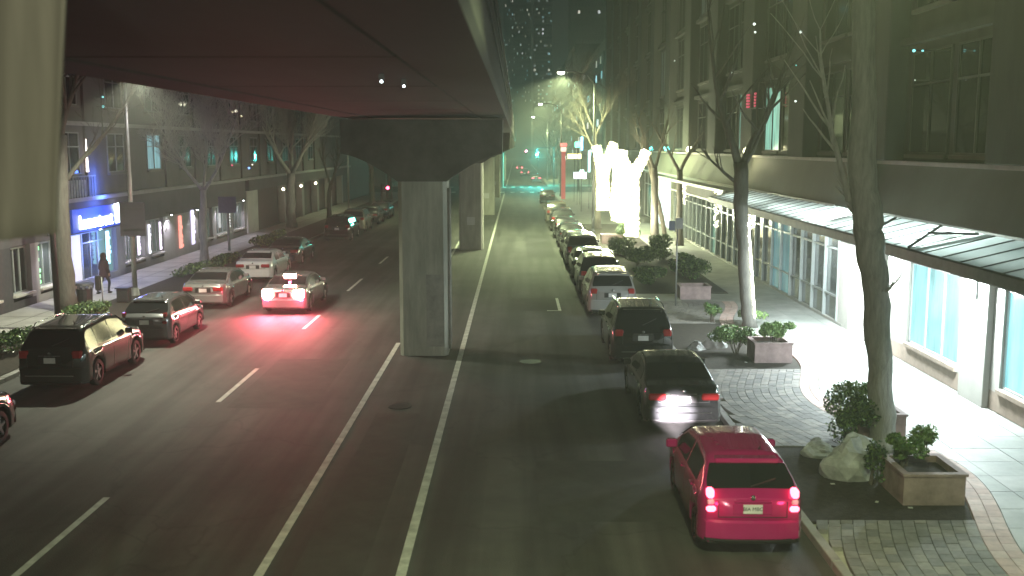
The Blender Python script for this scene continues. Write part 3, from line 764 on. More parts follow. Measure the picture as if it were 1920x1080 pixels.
while y < 50:
    ye = y + .98
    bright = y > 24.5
    x0 = 9.55
    p = MB(); 
    for (xa, xb) in ((x0, 11.24),):
        p.v += [(xa,y+.03,czone(xa)),(xb,y+.03,czone(xb)),(xb,ye-.03,czone(xb)),(xa,ye-.03,czone(xa)),(xa,y+.03,czone(xa)+.025),(xb,y+.03,czone(xb)+.025),(xb,ye-.03,czone(xb)+.025),(xa,ye-.03,czone(xa)+.025)]
        p.f += [(4,5,6,7)]
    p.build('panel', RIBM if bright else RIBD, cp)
    MB().add(MB().tube([(x0,ye,czone(x0)+.01),(11.24,ye,czone(11.24)+.01)], .035, 4)).build('rib', GREYM, cp)
    y = ye; k += 1
MB().box(9.38,9.54,14,50,3.86,4.12).build('front_beam', GREYM, cp, bevel=.01)
MB().box(9.56,11.24,24.32,24.42,4.0,4.1).build('end_beam', GREYM, cp)
for yy in (16.0,20.2,24.6,29.0,33.5,38.0,42.5,47.0): MB().box(9.6,11.24,yy-.04,yy+.04,3.88,4.02).build('bracket', GREYM, cp)
for yy in (25.4,):
    MB().tube([(10.5,yy+.5,czone(10.5)+.1),(11.1,yy-1.0,czone(11.1)+.06)], .035, 6).build('brace', DARKM, cp)
for yy in (25.4, 28.6):
    MB().tube([(9.6,yy-.6,czone(9.6)+.06),(11.15,yy+1.3,czone(11.15)+.06)], .035, 6).build('brace', DARKM, cp)
# far canopy edge pipes
MB().box(XB-1.6,XB-1.48,50,76,4.28,4.42).build('far_front_beam', FRAME, cp)
MB().box(XB-1.48,XB-.57,50,76,4.34,4.38).build('far_deck', GREYM, cp)
MB().box(XB-1.0,XB-.92,50,76,3.55,3.62).build('light_rail', FRAME, cp)

# strip fixtures that light the canopy from below
for k, (ya, yb) in enumerate(((24.6,32.0),(34.0,41.0),(42.0,49.5),(15.0,23.8))):
    t = thing('strip_light', ['upward strip light under the nearer canopy panels','upward strip light under the middle canopy panels','upward strip light under the far canopy panels','upward strip light under the canopy end beyond the right edge'][k], 'lamp', (10.3,ya,3.6), 'strip lights under the canopy')
    MB().box(10.22,10.38,ya,yb,3.60,3.68).build('housing', GREYM, t); MB().box(10.25,10.35,ya+.02,yb-.02,3.682,3.70).build('lens', emis('strip_lens',(.9,1,.97),2.5), t)
    light('AREA','strip_glow',(10.3,(ya+yb)/2,3.72),(75,55,45,22)[k],(.88,1,.96),t,size=(.1,yb-ya),rot=(rad(180),0,0))
# canopy lamps
def wall_lamp(y, x, z, power, lab, em=LAMP_W):
    t = thing('canopy_lamp', lab, 'lamp', (x, y, z), 'cold white lamps under the right canopy')
    MB().box(x-.28,x+.28,y-.28,y+.28,z,z+.10).build('housing', GREYM, t, bevel=.02)
    MB().box(x-.22,x+.22,y-.22,y+.22,z-.03,z-.002).build('lens', em, t)
    light('AREA', 'lamp_light', (x,y,z-.05), power, (.86,.98,1.0), t, size=(.4,.4), rot=(0,0,0))
    return t
wall_lamp(32.6, 10.6, 3.8, 1300, 'blinding lamp under the canopy left of the near window')
wall_lamp(25.3, 10.7, 3.8, 480, 'blinding lamp under the canopy between the two near windows')
wall_lamp(18.8, 10.95, 3.9, 60, 'lamp under the canopy beyond the right edge of the picture')
wall_lamp(37.2, 11.1, 3.9, 50, 'weaker lamp at the start of the glazed wall')

for (y, p, lab) in ((33.4,950,'glaring white wall lamp on the pilaster left of the near window'),(25.3,800,'glaring white wall lamp on the pilaster between the near windows')):
    t = thing('wall_lamp', lab, 'lamp', (11.45,y,2.9), 'glaring wall lamps on the white pilasters')
    MB().box(11.48,11.54,y-.14,y+.14,2.8,3.3).build('backplate', GREYM, t); MB().box(11.30,11.478,y-.12,y+.12,2.85,3.25).build('lens', LAMP_W, t, bevel=.03)
    light('POINT','lamp_light',(11.16,y,3.05),p,(.84,1,.98),t,.12)
# string garlands on the facade
def garland(y, z0, z1, lab, x=XB-.18, w=.14):
    g = MB(); r = random.Random(int(y*10))
    for i in range(46): g.blob((x+r.uniform(-w,w), y+r.uniform(-w,w), z0+(z1-z0)*i/45), .045, 1)
    t = thing('light_garland', lab, 'light garland', (x, y, z0), 'warm light garlands hanging on the glazed wall')
    tag(g.build('light_bulbs', BULB, t), kind='stuff'); MB().tube([(x,y,z0),(x,y,z1+.1)], .012, 5).build('cord', DARKM, t)
garland(50.2, 2.5, 4.0, 'warm light garland nearest along the glazed wall')
garland(58.8, 1.9, 4.05, 'tall warm light garland in the middle of the glazed wall')
garland(57.6, 3.0, 3.9, 'short thin light garland beside the tall middle one', w=.05)
garland(70.5, 2.6, 4.05, 'warm light garland farthest along the glazed wall')
# flood lamps on ledge
def ledge_lamp(y, z, lab, p, col=(1,.95,.55), em=None, n=3, x=XB-.35):
    t = thing('ledge_lamp', lab, 'lamp', (x, y, z), 'small lamps standing on the stone ledge')
    for i in range(n):
        MB().blob((x-.1,y+i*.42,z+.15+.1*(i%2)), .16 if n < 4 else .12, 2).build('bulb', em or BULB, t, smooth=True)
    MB().box(x-.02,x+.24,y-.1,y+.2+.42*(n-1),z-.0,z+.05).build('bracket', DARKM, t)
    light('POINT', 'lamp_light', (x-.45,y+.4,z+.0), p, col, t, .15)
ledge_lamp(49.5, 6.18, 'cluster of warm lamps on the ledge behind the string-lit trunk', 60)
ledge_lamp(66.5, 6.18, 'warm lamps on the ledge farther along the facade', 34)
TEAL = emis('teal_lamp', (.10,.95,.90), 6)
ledge_lamp(86, 6.18, 'round teal lamp on the ledge', 6, (.3,1,.9), TEAL, 1)
ledge_lamp(76.5, 6.18, 'row of small teal lamps on the ledge', 8, (.3,1,.9), TEAL, 4)

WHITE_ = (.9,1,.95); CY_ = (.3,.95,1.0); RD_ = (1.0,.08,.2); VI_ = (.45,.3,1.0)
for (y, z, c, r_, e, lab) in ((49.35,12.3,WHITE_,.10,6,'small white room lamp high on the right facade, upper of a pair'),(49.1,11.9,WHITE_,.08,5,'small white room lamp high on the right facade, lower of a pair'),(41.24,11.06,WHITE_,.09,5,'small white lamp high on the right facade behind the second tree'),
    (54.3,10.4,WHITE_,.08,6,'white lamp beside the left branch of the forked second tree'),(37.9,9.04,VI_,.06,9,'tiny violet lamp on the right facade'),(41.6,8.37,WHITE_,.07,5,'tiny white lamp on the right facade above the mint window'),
    (29.39,9.26,CY_,.07,4,'left one of two cyan reflections in the near upper window, added as a glowing bulb'),(28.76,9.2,CY_,.05,3,'right one of two cyan reflections in the near upper window, added as a glowing bulb'),(29.2,8.43,WHITE_,.03,4,'faint white light low in the near upper window'),  # the two cyan bulbs imitate reflections in the window glass
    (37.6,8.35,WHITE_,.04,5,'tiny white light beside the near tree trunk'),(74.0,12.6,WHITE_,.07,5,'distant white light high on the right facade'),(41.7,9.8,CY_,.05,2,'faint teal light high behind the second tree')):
    t = thing('window_light', lab, 'lamp', (11.5,y,z), 'small lights seen on the right upper facade')
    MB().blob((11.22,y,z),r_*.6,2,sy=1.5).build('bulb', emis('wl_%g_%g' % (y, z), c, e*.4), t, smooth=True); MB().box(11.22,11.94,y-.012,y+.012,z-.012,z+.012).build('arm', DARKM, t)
t = thing('red_sign', 'dim red two-part lit sign on the upper right facade behind the second tree', 'sign', (11.2,49.5,8.4))
for (y, w) in ((50.2,.55),(48.7,.28)):
    for k in range(5): MB().box(11.2,11.26,y-w/2+.05*(k%2),y+w/2-.04*((k+1)%2),8.42+k*.14,8.42+k*.14+.09).build('lit_bar', emis('red_bar', RD_, .55), t)
MB().box(11.262,11.94,48.5,50.5,8.36,8.40).build('bracket', DARKM, t)
# ------------------------------------------------------------------ left building
XL = -19.95
lb = thing('apartment_building', 'dark building with small lit shopfronts along the left sidewalk', 'building', (-22, 40, 0))
MB().box(-40, XL-.5, 26, 140, 0, 34).build('core', STONE_L, lb)
STONE_D = mat('shaded_shopfront', (.06,.055,.06), .8, var=.2)  # shopfront stone with the near end's darkness put into its colour
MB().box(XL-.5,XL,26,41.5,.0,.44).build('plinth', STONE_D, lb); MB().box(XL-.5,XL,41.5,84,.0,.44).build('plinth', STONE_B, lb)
MB().box(XL-.5,XL,26,84,2.62,4.1).build('sign_band', STONE_L, lb)
MB().box(XL-.5,XL+.35,26,120,4.1,4.28).build('ledge', STONE_B, lb)
SW = winmat('shop_window_dim', (.45,.62,.55), .10, (.05,.06,.06)); SWG = winmat('shop_window_green', (.25,.85,.5), .22, (.05,.06,.06))
SWW = emis('shop_window_white', (.9,.85,1.0), .9, (.3,.3,.3)); SWR = emis('shop_window_red', (1.0,.32,.25), 1.6, (.3,.1,.1)); SWP = emis('shop_window_violet', (.75,.7,1.0), 1.5, (.3,.3,.3))
wins = [(27,30,GLASSD),(31,34,GLASSD),(35,38.5,GLASSD),(39.6,41.2,GLASSD),(41.9,44.1,SW),(51.2,54.0,SW),(54.9,56.9,SW),(63.2,66.2,SW),(67,70.2,SW),(71,74,SW)]
edges = [26]
for a, b, g in wins:
    window(lb, a, b, .70, 2.55, XL-.25, 1, 3, (), glass=g, frame=FRAMEG, sill=False)
    MB().box(XL-.25,XL+.14,a-.05,b+.05,.60,.698).build('sill', STONE_W, lb, bevel=.01)
openings = [(a,b) for a,b,_ in wins] + [(45.0,50.2)]
openings.sort(); prev = 26
for a, b in openings + [(84,84)]:
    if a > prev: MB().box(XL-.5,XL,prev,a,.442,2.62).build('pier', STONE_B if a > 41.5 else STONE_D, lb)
    prev = b
for a, b in openings[:]:
    if (a, b) != (45.0,50.2):
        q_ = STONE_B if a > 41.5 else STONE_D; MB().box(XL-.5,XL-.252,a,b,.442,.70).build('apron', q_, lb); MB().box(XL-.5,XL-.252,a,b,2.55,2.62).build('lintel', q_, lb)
# glazed entrance
window(lb, 45.0, 46.6, .16, 2.6, XL-.25, 1, 1, (), glass=SWW, frame=FRAMEG, sill=False)
window(lb, 46.6, 48.4, .16, 2.6, XL-.25, 1, 2, (2.1,), glass=GLASSW, frame=FRAMEG, sill=False, name='door')
window(lb, 48.4, 50.2, .16, 2.6, XL-.25, 1, 2, (2.1,), glass=emis('shop_window_teal',(.4,.8,.85),.35,(.05,.06,.06)), frame=FRAMEG, sill=False)
# lit strips at window edges
def neon(y, z0, z1, em, lab, w=.25, x=XL+.03, r_=.06):
    m_ = MB(); r = random.Random(int(y*7))
    m_.box(x, x+.07, y-w/2, y+w/2, z0, z1)
    for i in range(7): m_.cbox((x+.08, y+r.uniform(-.08,.08), z0+(z1-z0)*(i+.5)/7), (.05,w*r.uniform(.8,1.3),(z1-z0)/11))
    tag(m_.build('lit_wall_sign', em, None, bevel=.01), lab, 'lit sign', 'lit vertical signs on the left shopfronts')
neon(42.15, .8, 2.45, emis('neon_green', (.35,1.0,.45), 1.4), 'green lit vertical strip in the leftmost shop window', .14, XL-.23)
neon(48.9, .9, 2.5, emis('neon_cyan', (.55,1.0,1.0), 1.6), 'pale cyan lit sign just behind the walking person', .3)
neon(52.9, .9, 2.5, emis('neon_violet', (.95,.8,1.0), 2.0), 'violet lit strip left of the lamp post', .16)
neon(54.5, .8, 2.4, emis('neon_white', (.9,.9,1.0), 1.4), 'white lit strip right of the lamp post', .12)
neon(56.2, .85, 2.4, emis('neon_violet', (.95,.8,1.0), 2.0), 'white strip in the window right of the lamp post', .14)
neon(59.6, .6, 2.5, SWR, 'red lit vertical sign on the shopfront wall', .42)
neon(61.9, .6, 2.7, SWP, 'bluish white lit vertical sign right of the red one', .42)
neon(69.6, 1.0, 2.4, emis('neon_white2', (1,1,1), 3.0), 'white lit strip right behind the two thin trunks', .3)
# upper windows
UB = winmat('lit_upper_blue', (.30,.62,.72), .55, (.1,.1,.1))
for k in range(14):
    y0 = 28.4 + 5.3*k
    for lv_, z0 in enumerate((5.2, 8.3, 11.6, 14.9)):
        if (z0-6.6)/max(y0,1)*1900 > 240: continue
        g = UB if (k, lv_) == (5, 0) else GLASSD
        window(lb, y0, y0+2.1, z0+.1, z0+2.0, XL-.02, 1, 2, (z0+1.35,), frame=GREYM, glass=g)
    MB().box(XL-.02,XL+.10,y0+2.7,y0+3.6,4.28,20).build('pilaster', STONE_L, lb)
MB().box(XL-.5,XL-.022,26,120,4.28,20).build('upper_wall', STONE_L, lb)
MB().box(XL,XL+.25,26,120,7.5,7.68).build('ledge', STONE_B, lb)
# balcony with plants on ledge (left)
bl = thing('balcony', 'small balcony with a pale railing above the blue sign', 'balcony', (XL+.4, 46, 4.28))
for k in range(15): MB().box(XL+.30,XL+.33,43.2+k*.28,43.24+k*.28,4.28,5.2).build('baluster', GREYM, bl)
MB().box(XL+.29,XL+.34,43.1,47.3,5.2,5.25).build('handrail', GREYM, bl)
MB().box(XL+.02,XL+.25,43.6,46.4,4.30,5.05).build('screen_panel', mat('pale_cloth',(.35,.36,.35),.8,var=.4,scale=3), bl)
tag(MB().tube([(XL+.1,47.0,5.4),(XL+.1,47.0,6.9)], [.07,.02], 6).build('light_tube', emis('tube_light',(1,.85,.8),4)), 'thin vertical white light standing on the balcony', 'lamp')
# arcade: recess wall, pilaster, columns
MB().box(XL-.5,XL+.1,74.6,77.6,.14,3.3).build('pale_pier', STONE_W, lb)
MB().box(XL-.5,XL+.02,77.6,84,.14,3.3).build('dark_wall', mat('dark_red_wall',(.09,.06,.06),.8,var=.2), lb)
MB().box(XL-.5,XL+.3,74.5,120,3.3,4.1).build('arcade_beam', STONE_L, lb)
for k, yy in enumerate((86,93,100,107,114)):
    MB().box(XL-.35,XL+.25,yy,yy+.9,.14,3.3).build('column', STONE_B, lb, bevel=.03)
MB().box(XL-3.5,XL-3.3,84,120,.14,3.3).build('arcade_back_wall', STONE_B, lb)
for k, yy in enumerate((84.8,91.8,98.5,105.5)):
    t = thing('wall_lantern', ['small warm lantern left of the thick left trunk','small warm lantern at the second arcade column','small warm lantern at the third arcade column','small warm lantern at the last arcade column'][k], 'lantern', (XL+.35,yy,3.0), 'warm lanterns along the left arcade')
    MB().blob((XL+.42,yy,3.0), .12, 2).build('globe', emis('lantern_glow',(1,.85,.55),14), t, smooth=True)
    MB().box(XL+.28,XL+.32,yy-.1,yy+.1,2.75,3.25).build('backplate', DARKM, t)
    light('POINT','lamp_light',(XL-1.2,yy+2,2.9),110,(.95,.8,1.0),t,.1)
# shop light falling on the left sidewalk: soffit lamps under the ledge
for k, yy in enumerate((42.8,47.6,52.6,57.5,62.2,67.4,72.8)):
    t = thing('soffit_lamp', 'small white lamp under the left ledge, number %s from the left' % ['one','two','three','four','five','six','seven'][k], 'lamp', (XL+.35,yy,2.7), 'small soffit lamps over the left shopfronts')
    MB().tube([(XL+.3,yy,2.70),(XL+.3,yy,2.80)], .08, 10).build('housing', DARKM, t)
    MB().tube([(XL+.3,yy,2.685),(XL+.3,yy,2.698)], .06, 10).build('lens', LAMP_W, t)
    MB().box(XL-.0,XL+.3,yy-.02,yy+.02,2.8,2.83).build('arm', DARKM, t)
    light('SPOT','lamp_light',(XL+.42,yy,2.66),200,(.93,.87,1.0),t,.06,(0,0,0),130,.6)
    t['label'] = ['small soffit lamp above the green-lit window','small soffit lamp above the glazed entrance','small soffit lamp above the violet strip','small soffit lamp left of the red sign','small soffit lamp just past the blue-white sign','small soffit lamp above the far left windows','small soffit lamp beside the pale pier'][k]
for (y, z, c, r_, e, lab) in ((48.7,8.88,CY_,.06,5,'cyan light high on the left facade, upper'),(48.7,8.43,CY_,.09,1.2,'dim cyan light high on the left facade, lower'),(70.7,8.9,(1,.9,.6),.12,4,'left one of three warm lights high on the left facade'),
    (71.7,9.0,(1,.92,.7),.16,6,'middle one of three warm lights high on the left facade'),(73.0,8.67,(1,.9,.6),.10,4,'right one of three warm lights high on the left facade'),(74.6,4.97,(.2,.4,1),.12,5,'small blue light above the pale pier on the left'),(75.6,5.2,(1,.95,.8),.07,5,'small white light next to the blue one on the left'),(70.2,5.25,RD_,.07,4,'small red light on the left ledge')):
    t = thing('window_light', lab, 'lamp', (XL+.1,y,z), 'small lights seen on the left upper facade')
    MB().blob((XL+.30,y,z),r_*.7,2,sy=1.5).build('bulb', emis('wl_%g_%g' % (y, z), c, e*.5), t, smooth=True); MB().box(XL-.02,XL+.30,y-.012,y+.012,z-.012,z+.012).build('arm', DARKM, t)
# blue sign
bs = thing('shop_sign', 'glowing blue and white shop sign on the left building', 'sign', (XL+.1, 48, 2.75))
MB().box(XL+.001,XL+.10,45.1,50.9,2.70,3.75).build('sign_board', mat('blue_sign_board',(.02,.05,.35),.5,var=.1,emit=(.03,.14,1.0),es=.28), bs)
SL = emis('sign_letter', (.80,.88,1.0), 9)
tm = text_mesh('homestreet', .80, .03); tm.materials.append(SL)
o = bpy.data.objects.new('lettering', tm); COL.objects.link(o); o.parent = bs
o.location = (XL+.16-(XL+.1), 47.55-48, 3.10-2.75); o.rotation_euler = (rad(90),0,rad(90)); o.scale = (1.0,1.15,1)
lg = MB()
lg.tube([(XL+.14,50.15,3.45),(XL+.19,50.15,3.45)], .34, 16); lg.blob((XL+.17,49.75,3.62), .16, 2, sx=.2); lg.box(XL+.13,XL+.17,49.85,50.45,2.82,3.3)
lg.build('logo_mark', SL, bs)
light('AREA','sign_glow',(XL+.7,47.8,3.2),220,(.08,.2,1.0),bs,size=(4.5,.8),rot=(0,rad(90),0))
light('POINT','sign_glow',(XL+1.3,47.8,3.3),110,(.12,.15,1.0),bs,.4)

# ------------------------------------------------------------------ far buildings and towers
def tower(name, lab, x0, x1, y0, y1, h, lit, m_, cols, rows, z0=3, face='y', seed=1, cell=.6, es=3):
    t = thing(name, lab, 'building', ((x0+x1)/2, y0, 0))
    MB().box(x0,x1,y0,y1,0,h).build('wall', m_, t)
    MB().box(x0+.6,x1-.6,y0+1,y1-1,h,h+2.2).build('roof', m_, t)
    r = random.Random(seed); n = 0
    colr = [(.75,1.0,.95),(1.0,.95,.8),(.45,.85,1.0),(.9,.95,1.0)]
    dark = MB(); 
    if face == 'y':
        cw = (x1-x0)/cols
    else: cw = (y1-y0)/cols
    ch = (h-z0)/rows
    for j in range(rows):
        run = 0
        for i in range(cols):
            on = r.random() < lit
            if face == 'y':
                a = (x0+cw*(i+.5-cell/2), x0+cw*(i+.5+cell/2)); z = (z0+ch*(j+.3), z0+ch*(j+.75))
                bx = (a[0],a[1],y0-.12,y0-.004,z[0],z[1])
            else:
                a = (y0+cw*(i+.5-cell/2), y0+cw*(i+.5+cell/2)); z = (z0+ch*(j+.3), z0+ch*(j+.75))
                bx = (x0-.12,x0-.004,a[0],a[1],z[0],z[1]) if face == '-x' else (x1+.004,x1+.12,a[0],a[1],z[0],z[1])
            if on and n < 120:
                c = r.randrange(4); n += 1
                st = r.choice((.35,.8,1.0,2.5))*es
                MB().box(*bx).build('window', emis('far_win_%d_%g' % (c, st), colr[c], st), t)
            else: dark.box(*bx)
    if dark.v: tag(dark.build('unlit_windows', GLASSD, t), kind='stuff')
    return t
FW = mat('far_wall', (.10,.105,.10), .8, var=.2, scale=.1)
FW2 = mat('far_wall_brown', (.12,.105,.09), .8, var=.2, scale=.1)
tower('distant_tower', 'tall downtown tower with rows of lit windows at the end of the avenue, left', -7, 7, 520, 545, 100, .16, FW, 17, 34, 28, seed=3, es=.7, cell=.45)
tower('distant_tower', 'tall downtown tower with lit floors at the end of the avenue, right', 8.5, 18, 540, 560, 88, .2, FW2, 9, 30, 26, seed=5, cell=.85, es=.7)
tower('distant_tower', 'broad dark tower with few lit windows right of the street lamps', 22, 55, 430, 450, 105, .035, FW, 24, 30, 20, seed=8, es=1.6)
tower('distant_tower', 'dark tower seen between the two monorail beams', -62, -40, 260, 280, 60, .05, FW, 12, 18, 18, seed=11, es=1.6)
tower('distant_block', 'dark block beyond the crosswalk on the right', 14, 45, 170, 260, 22, .10, FW2, 40, 7, 4, '-x', seed=21, es=.8)
tower('distant_block', 'dark block beyond the crosswalk on the left', -50, -22, 170, 330, 26, .06, FW, 50, 8, 4, '+x', seed=22, es=.8)
tower('distant_block', 'low block far up on the right of the avenue', 14, 40, 262, 420, 30, .06, FW, 40, 9, 4, '-x', seed=23, es=.8)

# ------------------------------------------------------------------ street lamps
def street_lamp(x, y, z, arm, lab, power, col=(.84,1.0,.50), h_base=.14, em=LAMP_Y, poleM=METAL, kind='SPOT', cone=138, rot=(0,0,0)):
    # arm: signed length from pole to head
    t = thing('street_lamp', lab, 'street lamp', (x, y, h_base), 'street lamps along the avenue')
    MB().tube([(x,y,h_base),(x,y,z*.5),(x,y,z-.6)], [.11,.09,.065], 12).build('pole', poleM, t, smooth=True)
    MB().tube([(x,y,h_base),(x,y,h_base+.35)], [.2,.15], 12).build('base', poleM, t)
    MB().tube([(x,y,z-.8),(x+arm*.3,y,z-.1),(x+arm*.7,y,z+.12),(x+arm,y,z+.15)], .045, 8).build('arm', poleM, t, smooth=True)
    s = 1 if arm > 0 else -1; hx = x+arm
    MB().blob((hx+s*.25,y,z+.14), .36, 2, sy=.42, sz=.28).build('lamp_head', GREYM, t, smooth=True)
    MB().blob((hx+s*.28,y,z+.02), .26, 2, sy=.55, sz=.42).build('lens', em, t, smooth=True)
    light(kind,'lamp_light',(hx+s*.28,y,z-.14),power,col,t,.14,rot,cone if kind == 'SPOT' else None,.45)
    return t
street_lamp(5.6, 75, 11.8, -2.15, 'tall bright street lamp above the string-lit trees', 22000, poleM=DARKM, cone=160)
street_lamp(5.6, 131, 11.8, -2.4, 'small distant street lamp above the far cars', 9000, poleM=DARKM, cone=160)
street_lamp(5.6, 190, 11.8, -2.4, 'most distant street lamp on the right kerb', 8000)
street_lamp(5.6, 8, 9.3, -2.6, 'street lamp above the frame on the near right kerb', 3600)
street_lamp(-16.6, 43.5, 10.6, 3.2, 'pale lamp post on the left sidewalk with a dark sign on it', 900, (.95,.9,.9))
street_lamp(-16.4, 35.6, 9.2, 3.0, 'street lamp hidden behind the ribbed banner at the left', 7500, (.95,.98,.72), poleM=DARKM)
street_lamp(-16.6, 100, 11.0, 3.0, 'far street lamp on the left sidewalk behind the pillar', 2500)
street_lamp(5.8, -9, 7.1, -4.7, 'unseen lamp added behind the camera to light the pillar faces and banner', 9000, (.97,1,.78), cone=48, rot=(rad(86),0,rad(9)))  # added out of view, beam aimed level at the pillars and banner

# sign on left lamp post
sg = thing('traffic_sign', 'dark rectangular sign seen from behind on the left lamp post', 'sign', (-16.55, 43.3, 3.1))
MB().box(-17.05,-15.95,43.34,43.375,2.75,4.2).build('plate', mat('sign_back',(.05,.045,.06),.6,.3,var=.1), sg, bevel=.01)
for z in (3.0,3.9): MB().box(-16.9,-16.1,43.30,43.338,z,z+.06).build('bracket', DARKM, sg)

# ------------------------------------------------------------------ small street furniture
# parking sign on right
ps = thing('parking_sign', 'thin pole with small box sign on the right sidewalk by the black suv', 'sign', (6.45,40.8,.14))
MB().tube([(6.45,40.8,.14),(6.45,40.8,3.7)], .035, 8).build('pole', METAL, ps, smooth=True)
MB().box(6.36,6.66,40.70,40.76,3.28,3.72).build('sign_plate', mat('sign_back_pale',(.30,.30,.30),.6,var=.1), ps, bevel=.01)
MB().box(6.10,6.34,40.70,40.76,3.22,3.60).build('sign_plate', mat('sign_blue_grey',(.10,.11,.16),.6,var=.1), ps, bevel=.01)
# trash can
tc_ = thing('trash_can', 'dark slatted trash can with a perforated rim beside the thick left trunk', 'trash can', (-17.3,40.0,.16))
MB().tube([(-17.3,40,.16),(-17.3,40,.95)], [.27,.32], 14).build('bin_body', DARKM, tc_)
for k in range(10):
    a = 2*math.pi*k/10; MB().box(-17.3+.33*math.cos(a)-.03,-17.3+.33*math.cos(a)+.03,40+.33*math.sin(a)-.02,40+.33*math.sin(a)+.02,.95,1.1).build('rim_post', METAL, tc_)
MB().tube([(-17.3,40,1.1),(-17.3,40,1.17)], [.40,.34], 14).build('lid', DARKM, tc_)
# post box / parking meter near person
pm = thing('parking_meter', 'dark parking meter on a thin pale post beside the walking person', 'parking meter', (-16.9,40.4,.16))
MB().tube([(-16.75,40.4,.16),(-16.75,40.4,1.35)], .03, 8).build('post', METAL, pm, smooth=True)
MB().box(-17.0,-16.8,40.3,40.5,.82,1.42).build('meter_head', DARKM, pm, bevel=.03)
bo = thing('utility_box', 'low dark utility box at the foot of the left lamp post', 'utility box', (-16.35,41.6,.16))
MB().box(-16.6,-16.1,41.4,41.8,.16,.72).build('cabinet', DARKM, bo, bevel=.03); MB().box(-16.64,-16.06,41.36,41.84,.72,.77).build('lid', DARKM, bo)
tag(MB().tube([(-15.9,28.6,.14),(-15.9,28.6,1.0)], .03, 8).build('post', DARKM), 'thin dark post at the far left edge of the sidewalk', 'post')
bst = thing('bus_stop_sign', 'grey bus stop sign post between the two far left trunks', 'sign', (-17.8,62.3,.16))
MB().tube([(-17.8,62.3,.16),(-17.8,62.3,3.4)], .09, 8).build('post', GREYM, bst)
MB().box(-18.35,-17.25,62.15,62.2,2.5,3.5).build('sign_plate', mat('sign_blue_grey2',(.12,.12,.24),.6,var=.1), bst, bevel=.02)
# red tower sign
rs = thing('red_banner_pole', 'tall red lit pole rising above the parked cars by the crosswalk', 'sign', (5.6,124,.14))
MB().box(5.35,5.85,123.8,124.2,.14,6.5).build('column', mat('red_column',(.5,.03,.05),.5,var=.15,emit=(.9,.08,.13),es=.45), rs)
MB().box(5.2,6.0,123.75,124.25,6.5,6.9).build('cap', emis('red_cap',(1.0,.2,.2),1.6), rs); MB().box(5.25,5.9,123.7,123.79,5.9,6.4).build('number_panel', emis('cap_white',(1.0,.8,.7),1.5), rs)
# shop signs in the distance, right
SG = [(6.3,100,6.15,(.25,.65,1.0),.22,1.3,'small vertical blue sign hanging beyond the lit trees',7),(6.6,112,6.4,(.15,1.0,.55),.6,.6,'green lit sign beyond the red pole',5),
      (6.6,118,5.1,(1.0,.85,.35),1.6,.55,'yellow lit shop sign under the green one',5),(7.4,105,3.9,(.55,.95,1.0),.25,2.2,'tall thin pale blue lit sign left of the glowing trees',2.6),
      (6.9,112,3.0,(.8,.9,1.0),1.4,.7,'white lit kiosk sign low beside the glowing trees',4.5),(6.3,140,4.6,(1.0,.95,.85),.7,.6,'small white lit sign next to the red pole',4),
      (8.1,128,3.2,(.6,1.0,.9),.5,.4,'small mint light low on the far sidewalk',5)]
for (x,y,z,c,w,h,lab,e) in SG:
    t = thing('shop_sign', lab, 'sign', (x,y,z), 'small lit signs on the far right sidewalk')
    MB().box(x-w/2,x+w/2,y,y+.12,z,z+h).build('face', emis('sg_%g_%g' % (x,y), c, e), t, bevel=.02)
    MB().box(x-.03,x+.03,y+.13,y+.2,.14,z+h).build('post', DARKM, t)
# traffic signals
def signal(x, y, z, col, lab, arm_x, on=0, es=150):
    t = thing('traffic_signal', lab, 'traffic signal', (arm_x,y,.14), 'traffic signals')
    MB().tube([(arm_x,y,.0),(arm_x,y,z+.9)], .1, 8).build('pole', DARKM, t)
    MB().tube([(arm_x,y,z+.7),(x,y,z+.7)], .06, 6).build('arm', DARKM, t)
    MB().box(x-.2,x+.2,y-.1,y+.15,z-.6,z+.6).build('housing', DARKM, t, bevel=.03)
    for k, dz in enumerate((.38,0,-.38)):
        em = emis('signal_'+lab[:12], col, es) if k == on else mat('signal_off',(.05,.05,.05),.3)
        MB().tube([(x,y-.19,z+dz),(x,y-.102,z+dz)], .17 if k == on else .13, 12).build('lens', em, t)
    return t
signal(3.2, 167, 5.5, (.1,1.0,.9), 'green traffic signal over the right lane at the crosswalk', 6.0, 2)
signal(4.6, 232, 5.4, (.2,.95,1.0), 'second green traffic signal farther up the avenue', 7.0, 2)
signal(2.6, 300, 4.6, (1.0,.25,.45), 'red traffic signal far up the avenue', 6.0, 0)
signal(-14.9, 117, 1.4, (1.0,.05,.12), 'low red traffic signal at the far end of the left row of cars', -15.6, 0, 30)
signal(6.9, 150, 5.4, (.1,1.0,.85), 'green traffic signal beside the red pole', 9, 2, 14)
light('POINT','signal_light',(3.2,164,4.9),7000,(.1,1,.85),None,.3)

